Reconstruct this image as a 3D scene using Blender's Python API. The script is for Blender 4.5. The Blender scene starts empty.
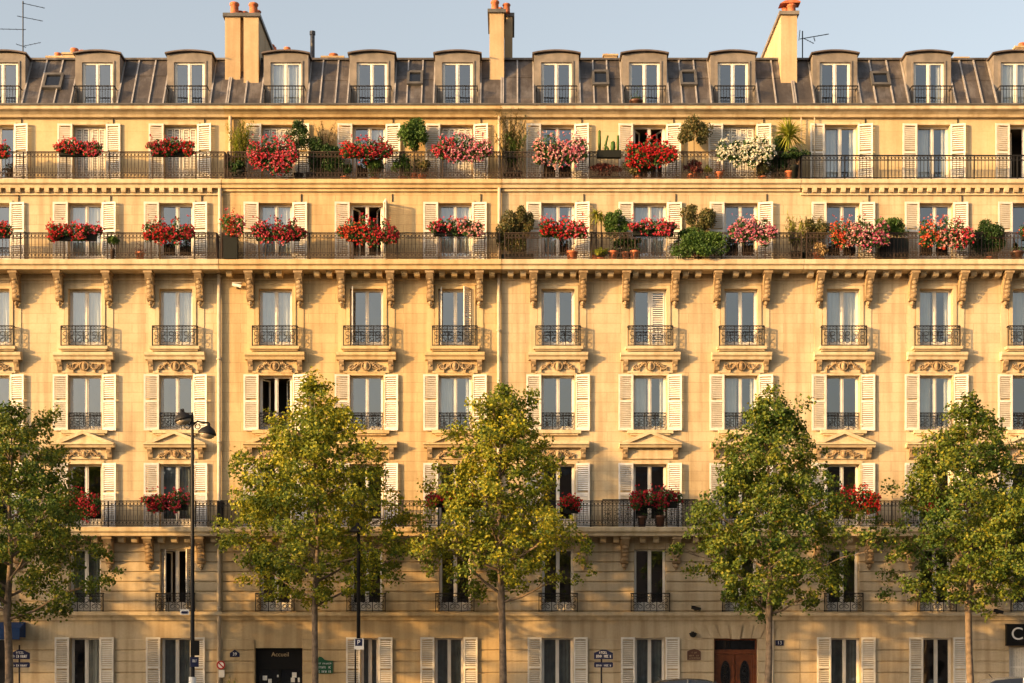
import bpy, math, random
from mathutils import Vector, Matrix, Euler
PI=math.pi; R=math.radians
random.seed(7)
sc=bpy.context.scene
COL=sc.collection
D0=60.0; S=0.035; EYE=1.7; HZ=669.0
def X(px,d=0.0): return (px-512)*S*(D0+d)/D0      # plan position of a measured point on the plane y=d
def Z(py,d=0.0): return EYE+(HZ-py)*S*(D0+d)/D0

# ------------------------------------------------------------------ mesh builder
class MB:
    def __init__(s): s.v=[]; s.f=[]
    def add(s,vs,fs):
        n=len(s.v); s.v.extend(vs); s.f.extend([tuple(i+n for i in f) for f in fs]); return s
    def box(s,x0,x1,y0,y1,z0,z1):
        if x0>x1:x0,x1=x1,x0
        if y0>y1:y0,y1=y1,y0
        if z0>z1:z0,z1=z1,z0
        return s.add([(x0,y0,z0),(x1,y0,z0),(x1,y1,z0),(x0,y1,z0),(x0,y0,z1),(x1,y0,z1),(x1,y1,z1),(x0,y1,z1)],
              [(0,3,2,1),(4,5,6,7),(0,1,5,4),(1,2,6,5),(2,3,7,6),(3,0,4,7)])
    def quad(s,a,b,c,d): return s.add([a,b,c,d],[(0,1,2,3)])
    def prism_x(s,poly,x0,x1):      # poly in (y,z), extruded along x
        n=len(poly)
        vs=[(x0,p[0],p[1]) for p in poly]+[(x1,p[0],p[1]) for p in poly]
        fs=[tuple(range(n-1,-1,-1)),tuple(range(n,2*n))]+[(i,(i+1)%n,n+(i+1)%n,n+i) for i in range(n)]
        return s.add(vs,fs)
    def prism_y(s,poly,y0,y1):      # poly in (x,z)
        n=len(poly)
        vs=[(p[0],y0,p[1]) for p in poly]+[(p[0],y1,p[1]) for p in poly]
        fs=[tuple(range(n)),tuple(range(2*n-1,n-1,-1))]+[((i+1)%n,i,n+i,n+(i+1)%n) for i in range(n)]
        return s.add(vs,fs)
    def prism_z(s,poly,z0,z1):
        n=len(poly)
        vs=[(p[0],p[1],z0) for p in poly]+[(p[0],p[1],z1) for p in poly]
        fs=[tuple(range(n-1,-1,-1)),tuple(range(n,2*n))]+[(i,(i+1)%n,n+(i+1)%n,n+i) for i in range(n)]
        return s.add(vs,fs)
    def tube(s,pts,r,n=6,cap=True):   # pts list of Vector; r float or list
        pts=[Vector(p) for p in pts]
        rs=r if isinstance(r,(list,tuple)) else [r]*len(pts)
        vs=[];fs=[]
        prev=None
        for i,p in enumerate(pts):
            if i==0:t=pts[1]-pts[0]
            elif i==len(pts)-1:t=pts[-1]-pts[-2]
            else:t=pts[i+1]-pts[i-1]
            if t.length<1e-7: t=Vector((0,0,1))
            t.normalize()
            if prev is None:
                a=Vector((1,0,0)) if abs(t.x)<.9 else Vector((0,1,0))
                u=t.cross(a).normalized()
            else:
                u=(prev-t*prev.dot(t)); u=u.normalized() if u.length>1e-6 else prev
            prev=u; w=t.cross(u)
            for k in range(n):
                q=p+(u*math.cos(2*PI*k/n)+w*math.sin(2*PI*k/n))*rs[i]
                vs.append(tuple(q))
        for i in range(len(pts)-1):
            for k in range(n):
                fs.append((i*n+k,i*n+(k+1)%n,(i+1)*n+(k+1)%n,(i+1)*n+k))
        if cap:
            fs.append(tuple(range(n-1,-1,-1))); fs.append(tuple((len(pts)-1)*n+k for k in range(n)))
        return s.add(vs,fs)
    def lathe(s,prof,c=(0,0,0),n=14):  # prof [(r,z)]
        vs=[];fs=[]
        for (r,z) in prof:
            for k in range(n):
                vs.append((c[0]+r*math.cos(2*PI*k/n),c[1]+r*math.sin(2*PI*k/n),c[2]+z))
        for i in range(len(prof)-1):
            for k in range(n):
                fs.append((i*n+k,i*n+(k+1)%n,(i+1)*n+(k+1)%n,(i+1)*n+k))
        fs.append(tuple(range(n-1,-1,-1))); fs.append(tuple((len(prof)-1)*n+k for k in range(n)))
        return s.add(vs,fs)
    def ring(s,cx,cy,cz,r,w,th=.012,n=10,a0=0,a1=2*PI):   # flat ring (arc) in xz plane
        full=abs(a1-a0-2*PI)<1e-4
        m=n if full else n+1
        vs=[];fs=[]
        for i in range(m):
            a=a0+(a1-a0)*i/n
            for rr,yy in ((r-w/2,-th/2),(r+w/2,-th/2),(r+w/2,th/2),(r-w/2,th/2)):
                vs.append((cx+rr*math.cos(a),cy+yy,cz+rr*math.sin(a)))
        for i in range(n):
            j=(i+1)%m
            for k in range(4):
                fs.append((i*4+k,i*4+(k+1)%4,j*4+(k+1)%4,j*4+k))
        return s.add(vs,fs)
    def sphere(s,c,r,n=8,m=5):
        rx,ry,rz=r if isinstance(r,(tuple,list)) else (r,r,r)
        vs=[(c[0],c[1],c[2]-rz)];fs=[]
        for i in range(1,m):
            a=-PI/2+PI*i/m
            for k in range(n):
                b=2*PI*k/n
                vs.append((c[0]+rx*math.cos(a)*math.cos(b),c[1]+ry*math.cos(a)*math.sin(b),c[2]+rz*math.sin(a)))
        vs.append((c[0],c[1],c[2]+rz)); L=len(vs)-1
        for k in range(n):
            fs.append((0,1+(k+1)%n,1+k)); fs.append((L,1+(m-2)*n+k,1+(m-2)*n+(k+1)%n))
        for i in range(m-2):
            for k in range(n):
                fs.append((1+i*n+k,1+i*n+(k+1)%n,1+(i+1)*n+(k+1)%n,1+(i+1)*n+k))
        return s.add(vs,fs)
    def mesh(s,name,mat,smooth=False,off=(0,0,0)):
        me=bpy.data.meshes.new(name)
        if off!=(0,0,0): vs=[(a-off[0],b-off[1],c-off[2]) for a,b,c in s.v]
        else: vs=s.v
        me.from_pydata(vs,[],s.f); me.update()
        if mat: me.materials.append(mat)
        if smooth:
            for p in me.polygons: p.use_smooth=True
        return me
WL={}
def link(name,me,parent=None,loc=(0,0,0),rot=None):
    """loc in world space; parents are never rotated unless local use"""
    o=bpy.data.objects.new(name,me); COL.objects.link(o)
    if parent is not None:
        o.parent=parent; pl=WL[parent.name]
        o.location=(loc[0]-pl[0],loc[1]-pl[1],loc[2]-pl[2])
    else: o.location=loc
    if rot: o.rotation_euler=rot
    WL[o.name]=tuple(loc)
    return o
def emit(mb,name,mat,parent=None,org=(0,0,0),smooth=False):
    return link(name,mb.mesh(name,mat,smooth,tuple(org)),parent,org)
def empty(name,loc,label=None,cat=None,group=None):
    o=bpy.data.objects.new(name,None); COL.objects.link(o); o.location=loc; o.empty_display_size=.2
    WL[o.name]=tuple(loc)
    if label: tag(o,label,cat,group)
    return o
def tag(o,label,cat,group=None):
    o['label']=label; o['category']=cat
    if group:o['group']=group
    return o
def struct(o): o['kind']='structure'; return o
CACHE={}
def cached(key,fn):
    if key not in CACHE: CACHE[key]=fn()
    return CACHE[key]

# ------------------------------------------------------------------ materials
def newmat(name):
    m=bpy.data.materials.new(name); m.use_nodes=True
    nt=m.node_tree; b=nt.nodes['Principled BSDF']; return m,nt,b
def simple(name,col,rough=.6,metal=0,noise=0,scale=8,spec=.4,bump=0):
    m,nt,b=newmat(name); b.inputs['Roughness'].default_value=rough; b.inputs['Metallic'].default_value=metal
    b.inputs['Specular IOR Level'].default_value=spec
    b.inputs['Base Color'].default_value=(*col,1)
    if noise or bump:
        g=nt.nodes.new('ShaderNodeNewGeometry'); n=nt.nodes.new('ShaderNodeTexNoise'); n.inputs['Scale'].default_value=scale; n.inputs['Detail'].default_value=6
        nt.links.new(g.outputs['Position'],n.inputs['Vector'])
        if noise:
            r=nt.nodes.new('ShaderNodeValToRGB')
            r.color_ramp.elements[0].position=.3; r.color_ramp.elements[1].position=.7
            r.color_ramp.elements[0].color=(*[c*(1-noise) for c in col],1)
            r.color_ramp.elements[1].color=(*[min(1,c*(1+noise)) for c in col],1)
            nt.links.new(n.outputs['Fac'],r.inputs['Fac']); nt.links.new(r.outputs['Color'],b.inputs['Base Color'])
        if bump:
            bp=nt.nodes.new('ShaderNodeBump'); bp.inputs['Strength'].default_value=bump; bp.inputs['Distance'].default_value=.02
            nt.links.new(n.outputs['Fac'],bp.inputs['Height']); nt.links.new(bp.outputs['Normal'],b.inputs['Normal'])
    return m
def mixc(nt,fac,a,b_,blend='MIX'):
    n=nt.nodes.new('ShaderNodeMix'); n.data_type='RGBA'; n.blend_type=blend
    for s_,v in ((0,fac),(6,a),(7,b_)):
        if isinstance(v,(int,float)): n.inputs[s_].default_value=v
        elif isinstance(v,tuple): n.inputs[s_].default_value=(*v,1)
        else: nt.links.new(v,n.inputs[s_])
    return n.outputs[2]
def stone(name,col,blocks=True,bw=.95,bh=.345,joint=.70,dirt=.62):
    m,nt,b=newmat(name); b.inputs['Roughness'].default_value=.88; b.inputs['Specular IOR Level'].default_value=.2
    g=nt.nodes.new('ShaderNodeNewGeometry'); sx=nt.nodes.new('ShaderNodeSeparateXYZ'); nt.links.new(g.outputs['Position'],sx.inputs[0])
    cx=nt.nodes.new('ShaderNodeCombineXYZ'); nt.links.new(sx.outputs[0],cx.inputs[0]); nt.links.new(sx.outputs[2],cx.inputs[1])
    def ramp(fac,p0,c0,p1,c1):
        r=nt.nodes.new('ShaderNodeValToRGB'); r.color_ramp.elements[0].position=p0; r.color_ramp.elements[1].position=p1
        r.color_ramp.elements[0].color=(*c0,1); r.color_ramp.elements[1].color=(*c1,1); nt.links.new(fac,r.inputs['Fac']); return r.outputs['Color']
    n1=nt.nodes.new('ShaderNodeTexNoise'); n1.inputs['Scale'].default_value=.55; n1.inputs['Detail'].default_value=8; n1.inputs['Roughness'].default_value=.65
    nt.links.new(g.outputs['Position'],n1.inputs['Vector'])
    c=ramp(n1.outputs['Fac'],.32,tuple(x*k for x,k in zip(col,(.86,.82,.76))),.68,tuple(min(1,x*1.07) for x in col))
    n2=nt.nodes.new('ShaderNodeTexNoise'); n2.inputs['Scale'].default_value=14; n2.inputs['Detail'].default_value=6
    nt.links.new(g.outputs['Position'],n2.inputs['Vector'])
    c=mixc(nt,1.0,c,ramp(n2.outputs['Fac'],.25,(.92,.915,.91),.7,(1.02,1.02,1.02)),'MULTIPLY')
    # rain streaks
    mp=nt.nodes.new('ShaderNodeMapping'); mp.inputs['Scale'].default_value=(3.2,3.2,.22); nt.links.new(g.outputs['Position'],mp.inputs['Vector'])
    n3=nt.nodes.new('ShaderNodeTexNoise'); n3.inputs['Scale'].default_value=1.2; n3.inputs['Detail'].default_value=7; nt.links.new(mp.outputs[0],n3.inputs['Vector'])
    c=mixc(nt,dirt,c,ramp(n3.outputs['Fac'],.36,(.66,.60,.54),.56,(1,1,1)),'MULTIPLY')
    bp=nt.nodes.new('ShaderNodeBump'); bp.inputs['Strength'].default_value=.22; bp.inputs['Distance'].default_value=.010
    if blocks:
        br=nt.nodes.new('ShaderNodeTexBrick'); nt.links.new(cx.outputs[0],br.inputs['Vector'])
        br.inputs['Scale'].default_value=1; br.inputs['Brick Width'].default_value=bw; br.inputs['Row Height'].default_value=bh
        br.inputs['Mortar Size'].default_value=.009; br.inputs['Mortar Smooth'].default_value=.3
        br.inputs['Color1'].default_value=(1.0,1.0,1.0,1); br.inputs['Color2'].default_value=(.88,.86,.84,1); br.inputs['Mortar'].default_value=(joint,joint*.95,joint*.9,1)
        br.inputs['Bias'].default_value=-.2
        c=mixc(nt,1.0,c,br.outputs['Color'],'MULTIPLY')
        ad=nt.nodes.new('ShaderNodeMath'); ad.operation='SUBTRACT'; nt.links.new(n2.outputs['Fac'],ad.inputs[0]); nt.links.new(br.outputs['Fac'],ad.inputs[1])
        nt.links.new(ad.outputs[0],bp.inputs['Height'])
    else: nt.links.new(n2.outputs['Fac'],bp.inputs['Height'])
    nt.links.new(bp.outputs['Normal'],b.inputs['Normal'])
    nt.links.new(c,b.inputs['Base Color']); return m
def island_ramp(name,cols,rough=.6,trans=0.0,spec=.3,noisy=0):
    m,nt,b=newmat(name); b.inputs['Roughness'].default_value=rough; b.inputs['Specular IOR Level'].default_value=spec
    g=nt.nodes.new('ShaderNodeNewGeometry'); r=nt.nodes.new('ShaderNodeValToRGB'); cr=r.color_ramp
    cr.interpolation='LINEAR'
    n=len(cols)
    while len(cr.elements)<n: cr.elements.new(.5)
    for i,(p,c) in enumerate(cols): cr.elements[i].position=p; cr.elements[i].color=(*c,1)
    nt.links.new(g.outputs['Random Per Island'],r.inputs['Fac'])
    c=r.outputs['Color']
    if noisy:
        nn=nt.nodes.new('ShaderNodeTexNoise'); nn.inputs['Scale'].default_value=noisy; nt.links.new(g.outputs['Position'],nn.inputs['Vector'])
        rr=nt.nodes.new('ShaderNodeValToRGB'); rr.color_ramp.elements[0].position=.35; rr.color_ramp.elements[1].position=.65
        rr.color_ramp.elements[0].color=(.7,.8,.8,1); rr.color_ramp.elements[1].color=(1.35,1.15,.9,1); nt.links.new(nn.outputs['Fac'],rr.inputs['Fac'])
        c=mixc(nt,1.0,c,rr.outputs['Color'],'MULTIPLY')
    nt.links.new(c,b.inputs['Base Color'])
    if trans>0:
        t=nt.nodes.new('ShaderNodeBsdfTranslucent'); nt.links.new(c,t.inputs['Color'])
        mx=nt.nodes.new('ShaderNodeMixShader'); mx.inputs[0].default_value=trans
        out=nt.nodes['Material Output']
        nt.links.new(b.outputs[0],mx.inputs[1]); nt.links.new(t.outputs[0],mx.inputs[2]); nt.links.new(mx.outputs[0],out.inputs['Surface'])
    return m
M={}
tints={'A':(.54,.45,.30),'B':(.52,.40,.225),'C':(.53,.44,.295),'D':(.545,.455,.31)}
for k,c in tints.items():
    M['st'+k]=stone('limestone_'+k,c); M['up'+k]=stone('render_'+k,tuple(x*y for x,y in zip(c,(1.0,.97,.88))),blocks=True,bw=1.6,bh=.9,joint=.9,dirt=.3)
    M['tr'+k]=stone('trim_stone_'+k,tuple(min(1,x*1.06) for x in c),blocks=False,dirt=.6)
    M['lo'+k]=stone('base_stone_'+k,tuple(x*y for x,y in zip(c,(.98,.98,1.0))),blocks=False,dirt=.6)
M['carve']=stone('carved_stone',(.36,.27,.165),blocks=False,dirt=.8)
M['iron']=simple('wrought_iron',(.010,.0095,.010),.6,.0,spec=.25)
M['iron2']=simple('weathered_iron',(.040,.026,.019),.7,.0,noise=.4,spec=.25,scale=6)
M['white']=simple('white_joinery',(.72,.69,.62),.45,noise=.08,scale=3)
M['shut']=simple('shutter_paint',(.64,.61,.54),.6,noise=.12,scale=4)
M['shut2']=simple('shutter_paint_grey',(.60,.59,.57),.65,noise=.14,scale=4)
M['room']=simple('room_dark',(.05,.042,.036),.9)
M['curt']=simple('sheer_curtain',(.62,.62,.56),.9,noise=.1,scale=2)
M['curt2']=simple('heavy_curtain',(.20,.22,.21),.95,noise=.2,scale=3)
M['pipe']=simple('downpipe_paint',(.50,.42,.31),.5,noise=.15,scale=3)
M['lead']=simple('lead_sheet',(.10,.095,.09),.5,.2,noise=.3,scale=3)
M['terra']=simple('terracotta',(.42,.13,.055),.8,noise=.25,scale=9,bump=.3)
M['chim']=stone('chimney_render',(.48,.37,.235),blocks=False,dirt=.5)
M['wood']=simple('varnished_oak',(.13,.038,.014),.35,noise=.3,scale=5)
M['black']=simple('black_paint',(.006,.006,.006),.6,spec=.15)
M['rubber']=simple('rubber',(.02,.02,.02),.85)
M['carw']=simple('car_black',(.010,.011,.014),.18,.2,spec=.6)
M['cars']=simple('car_silver',(.42,.44,.47),.25,.7)
M['carglass']=simple('car_glass',(.01,.012,.016),.05,spec=.8)
M['rim']=simple('alloy',(.4,.4,.42),.3,.9)
M['navy']=simple('enamel_navy',(.008,.012,.045),.3)
M['awn']=simple('awning_canvas_blue',(.004,.03,.11),.8,noise=.1)
M['green']=simple('enamel_green',(.005,.07,.03),.35)
M['brown']=simple('enamel_brown',(.09,.04,.025),.4)
M['letw']=simple('letter_white',(.72,.71,.68),.5)
M['gold']=simple('letter_gold',(.38,.28,.15),.5)
M['red']=simple('enamel_red',(.38,.03,.025),.4)
M['paper']=simple('paper',(.65,.63,.58),.8)
M['trough']=simple('planter_dark',(.010,.012,.010),.7,spec=.2)
M['pipe_dk']=simple('flue_metal',(.06,.06,.065),.5,.5)
M['bark']=simple('plane_bark',(.15,.11,.075),.9,noise=.45,scale=7,bump=.8)
M['twig']=simple('twig_bark',(.10,.07,.045),.9,noise=.3,scale=9)
M['lampglass']=simple('lamp_glass',(.28,.23,.17),.2,spec=.5)
M['lace']=simple('lace_panel',(.6,.57,.5),.9,noise=.2,scale=20)
# zinc
def zinc(name,c0,c1,c2):
    m,nt,b=newmat(name); b.inputs['Roughness'].default_value=.42; b.inputs['Metallic'].default_value=.35
    g=nt.nodes.new('ShaderNodeNewGeometry')
    mp=nt.nodes.new('ShaderNodeMapping'); mp.inputs['Scale'].default_value=(1.2,1.,.5); nt.links.new(g.outputs['Position'],mp.inputs['Vector'])
    n=nt.nodes.new('ShaderNodeTexNoise'); n.inputs['Scale'].default_value=1.4; n.inputs['Detail'].default_value=9; n.inputs['Roughness'].default_value=.7; nt.links.new(mp.outputs[0],n.inputs['Vector'])
    r=nt.nodes.new('ShaderNodeValToRGB'); r.color_ramp.elements.new(.5)
    for e,p,c in zip(r.color_ramp.elements,(.3,.5,.7),(c0,c1,c2)): e.position=p; e.color=(*c,1)
    nt.links.new(n.outputs['Fac'],r.inputs['Fac'])
    sx=nt.nodes.new('ShaderNodeSeparateXYZ'); cx=nt.nodes.new('ShaderNodeCombineXYZ'); nt.links.new(g.outputs['Position'],sx.inputs[0]); nt.links.new(sx.outputs[0],cx.inputs[0]); nt.links.new(sx.outputs[2],cx.inputs[1])
    br=nt.nodes.new('ShaderNodeTexBrick'); nt.links.new(cx.outputs[0],br.inputs['Vector']); br.inputs['Scale'].default_value=1; br.inputs['Brick Width'].default_value=.58; br.inputs['Row Height'].default_value=1.05; br.inputs['Mortar Size'].default_value=.004
    br.inputs['Color1'].default_value=(1.25,1.2,1.15,1); br.inputs['Color2'].default_value=(.72,.74,.78,1); br.inputs['Mortar'].default_value=(.5,.5,.5,1)
    nt.links.new(mixc(nt,1.0,r.outputs['Color'],br.outputs['Color'],'MULTIPLY'),b.inputs['Base Color'])
    n2=nt.nodes.new('ShaderNodeTexNoise'); n2.inputs['Scale'].default_value=5; nt.links.new(g.outputs['Position'],n2.inputs['Vector'])
    r2=nt.nodes.new('ShaderNodeMapRange'); r2.inputs[3].default_value=.32; r2.inputs[4].default_value=.62; nt.links.new(n2.outputs['Fac'],r2.inputs[0]); nt.links.new(r2.outputs[0],b.inputs['Roughness'])
    bp=nt.nodes.new('ShaderNodeBump'); bp.inputs['Strength'].default_value=.25; bp.inputs['Distance'].default_value=.03; nt.links.new(n2.outputs['Fac'],bp.inputs['Height']); nt.links.new(bp.outputs[0],b.inputs['Normal'])
    return m
M['zinc']=zinc('roof_zinc',(.05,.045,.043),(.09,.078,.07),(.18,.17,.165))
M['seam']=simple('zinc_seam',(.42,.39,.36),.4,.4,noise=.2,scale=4)
M['dorm']=simple('dormer_cladding',(.19,.165,.14),.6,.1,noise=.25,scale=3)
M['dormtop']=simple('dormer_zinc_cap',(.13,.10,.085),.45,.3,noise=.3,scale=3)
# glass
def glass():
    m,nt,b=newmat('window_glass'); nt.nodes.remove(b); out=nt.nodes['Material Output']
    t=nt.nodes.new('ShaderNodeBsdfTransparent'); t.inputs[0].default_value=(.76,.80,.82,1)
    g=nt.nodes.new('ShaderNodeBsdfGlossy'); g.inputs['Roughness'].default_value=.03; g.inputs['Color'].default_value=(.92,.96,1,1)
    n=nt.nodes.new('ShaderNodeTexNoise'); n.inputs['Scale'].default_value=1.3; gg=nt.nodes.new('ShaderNodeNewGeometry'); nt.links.new(gg.outputs['Position'],n.inputs['Vector'])
    bp=nt.nodes.new('ShaderNodeBump'); bp.inputs['Strength'].default_value=.12; bp.inputs['Distance'].default_value=.05; nt.links.new(n.outputs['Fac'],bp.inputs['Height']); nt.links.new(bp.outputs[0],g.inputs['Normal'])
    mx=nt.nodes.new('ShaderNodeMixShader'); mx.inputs[0].default_value=.23
    nt.links.new(t.outputs[0],mx.inputs[1]); nt.links.new(g.outputs[0],mx.inputs[2]); nt.links.new(mx.outputs[0],out.inputs['Surface'])
    return m
M['glass']=glass()
M['leafT']=island_ramp('plane_leaves',[(0,(.06,.11,.014)),(.4,(.15,.19,.018)),(.8,(.28,.29,.022)),(1,(.36,.34,.03))],.5,.30,noisy=.5)
M['leafT2']=island_ramp('plane_leaves_green',[(0,(.04,.085,.014)),(.5,(.085,.135,.018)),(.85,(.155,.19,.02)),(1,(.23,.23,.025))],.5,.30,noisy=.5)
M['leafG']=island_ramp('geranium_leaves',[(0,(.03,.07,.018)),(1,(.07,.13,.03))],.6,.2)
M['leafD']=island_ramp('dark_shrub_leaves',[(0,(.018,.05,.012)),(1,(.05,.10,.022))],.55,.2)
M['leafY']=island_ramp('yellow_green_leaves',[(0,(.13,.19,.02)),(.6,(.27,.30,.03)),(1,(.40,.36,.05))],.6,.3)
M['leafO']=island_ramp('olive_leaves',[(0,(.07,.085,.03)),(.6,(.12,.12,.04)),(1,(.24,.16,.06))],.6,.25)
M['leafV']=island_ramp('bush_leaves',[(0,(.04,.10,.018)),(1,(.10,.17,.03))],.55,.25)
M['leafTan']=island_ramp('dry_stems',[(0,(.30,.20,.09)),(1,(.45,.32,.16))],.8,.2)
M['leafR']=island_ramp('purple_leaves',[(0,(.09,.02,.02)),(1,(.2,.05,.035))],.6,.2)
FL={
 'red':[(0,(.42,.006,.008)),(.6,(.62,.015,.018)),(1,(.70,.05,.05))],
 'redpink':[(0,(.50,.008,.02)),(.5,(.66,.03,.07)),(1,(.74,.28,.30))],
 'crimson':[(0,(.22,.005,.015)),(.7,(.42,.012,.03)),(1,(.55,.05,.07))],
 'pink':[(0,(.62,.06,.16)),(.5,(.72,.22,.30)),(1,(.80,.55,.52))],
 'peach':[(0,(.70,.16,.20)),(.5,(.76,.38,.34)),(1,(.82,.62,.50))],
 'magenta':[(0,(.45,.01,.09)),(.4,(.60,.07,.20)),(.7,(.72,.30,.36)),(1,(.80,.66,.55))],
 'white':[(0,(.66,.62,.46)),(1,(.82,.80,.68))],
 'orange':[(0,(.58,.03,.01)),(.6,(.68,.10,.03)),(1,(.75,.2,.12))]}
for k,v in FL.items(): M['f_'+k]=island_ramp('petals_'+k,[(p,tuple(x*(.97 if k=='white' else .80) for x in c)) for p,c in v],.6,.25)

# ------------------------------------------------------------------ parts: windows
WFR=.055
def frame_mesh(w,h,cross=0):
    def f():
        b=MB(); 
        b.box(0-w/2,-w/2+WFR,0,.07,0,h); b.box(w/2-WFR,w/2,0,.07,0,h); b.box(-w/2+WFR,w/2-WFR,0,.07,h-WFR,h); b.box(-w/2+WFR,w/2-WFR,0,.07,0,.09)
        b.box(-.062,-.002,-.012,.06,.09,h-WFR); b.box(.002,.062,-.012,.06,.09,h-WFR); b.box(-.018,.018,-.03,-.012,.09,h-WFR)
        b.box(-w/2+WFR,-.062,.012,.055,.09,.33 if h>2 else .17); b.box(.062,w/2-WFR,.012,.055,.09,.33 if h>2 else .17)
        b.box(-w/2+WFR,-w/2+WFR+.035,.012,.055,.09,h-WFR); b.box(w/2-WFR-.035,w/2-WFR,.012,.055,.09,h-WFR)
        for k in range(cross):
            z=h*(k+1)/(cross+1); b.box(-w/2+WFR+.035,-.062,.018,.05,z-.013,z+.013); b.box(.062,w/2-WFR-.035,.018,.05,z-.013,z+.013)
        return b.mesh('window',M['white'])
    return cached(('fr',round(w,3),round(h,3),cross),f)
def pane_mesh(w,h):
    def f():
        b=MB(); z0=.33 if h>2 else .17
        for s in (-1,1):
            x0,x1=sorted((s*.062,s*(w/2-WFR-.035)))
            b.quad((x0,.034,z0),(x1,.034,z0),(x1,.034,h-WFR),(x0,.034,h-WFR))
        return b.mesh('pane',M['glass'])
    return cached(('pa',round(w,3),round(h,3)),f)
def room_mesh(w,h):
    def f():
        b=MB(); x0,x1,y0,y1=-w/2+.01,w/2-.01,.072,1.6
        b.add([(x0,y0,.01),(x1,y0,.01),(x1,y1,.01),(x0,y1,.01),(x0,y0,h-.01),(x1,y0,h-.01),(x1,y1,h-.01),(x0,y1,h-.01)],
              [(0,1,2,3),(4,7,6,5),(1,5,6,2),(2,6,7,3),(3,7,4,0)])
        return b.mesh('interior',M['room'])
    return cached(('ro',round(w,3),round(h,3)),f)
def curtain_mesh(w,h,x0,x1,seed,mat):
    def f():
        rr=random.Random(seed); b=MB(); n=max(6,int((x1-x0)/.03)); vs=[];fs=[]; ph=rr.random()*6
        for i in range(n+1):
            x=x0+(x1-x0)*i/n; y=.14+.025*math.sin(i*1.5+ph)+.01*math.sin(i*.6)
            vs+=[(x,y+.015*rr.random(),.03),(x,y,h-.04)]
        for i in range(n): fs.append((2*i,2*i+2,2*i+3,2*i+1))
        b.add(vs,fs); return b.mesh('curtain',mat,True)
    return cached(('cu',round(w,3),round(h,3),round(x0,2),round(x1,2),seed,mat.name),f)
def shutter_mesh(w,h,mat,mid=True):
    """hinge at x=0, leaf extends to +w; outside face at y=0"""
    def f():
        b=MB(); t=.035; fr=.062
        b.box(0,fr,0,t,0,h); b.box(w-fr,w,0,t,0,h); b.box(fr,w-fr,0,t,0,.09); b.box(fr,w-fr,0,t,h-.075,h)
        ms=[h*.52] if mid else []
        for z in ms: b.box(fr,w-fr,0,t,z-.04,z+.04)
        z=.10
        while z<h-.11:
            if not any(abs(z+.02-m_)<.075 for m_ in ms):
                b.prism_x([(.004,z),(.012,z-.005),(t-.002,z+.040),(t-.010,z+.045)],fr,w-fr)
            z+=.074
        b.box(w-.03,w-.005,-.012,0,h*.48,h*.52+.04)
        for z in (.2,h-.25): b.box(.0,.12,-.008,0,z,z+.03)
        return b.mesh('shutter',mat)
    return cached(('sh',round(w,3),round(h,3),mat.name,mid),f)
def louver_in(w,h):
    def f():
        b=MB()
        for s in (-1,1):
            x0,x1=sorted((s*.05,s*(w/2-.06)))
            xm=(x0+x1)/2
            for a,c in ((x0,xm-.01),(xm+.01,x1)):
                b.box(a,a+.035,.09,.12,.05,h-.06); b.box(c-.035,c,.09,.12,.05,h-.06)
                for zz in (.05,h*.5,h-.12): b.box(a+.035,c-.035,.09,.12,zz,zz+.06)
                z=.12
                while z<h-.14:
                    b.prism_x([(.092,z),(.098,z-.004),(.118,z+.03),(.112,z+.034)],a+.035,c-.035); z+=.055
        return b.mesh('inner_louvre',M['shut'])
    return cached(('lo',round(w,3),round(h,3)),f)
def inst(name,me,parent,loc,rot=None): return link(name,me,parent,loc,rot)
rs=random.Random(11)
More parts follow.
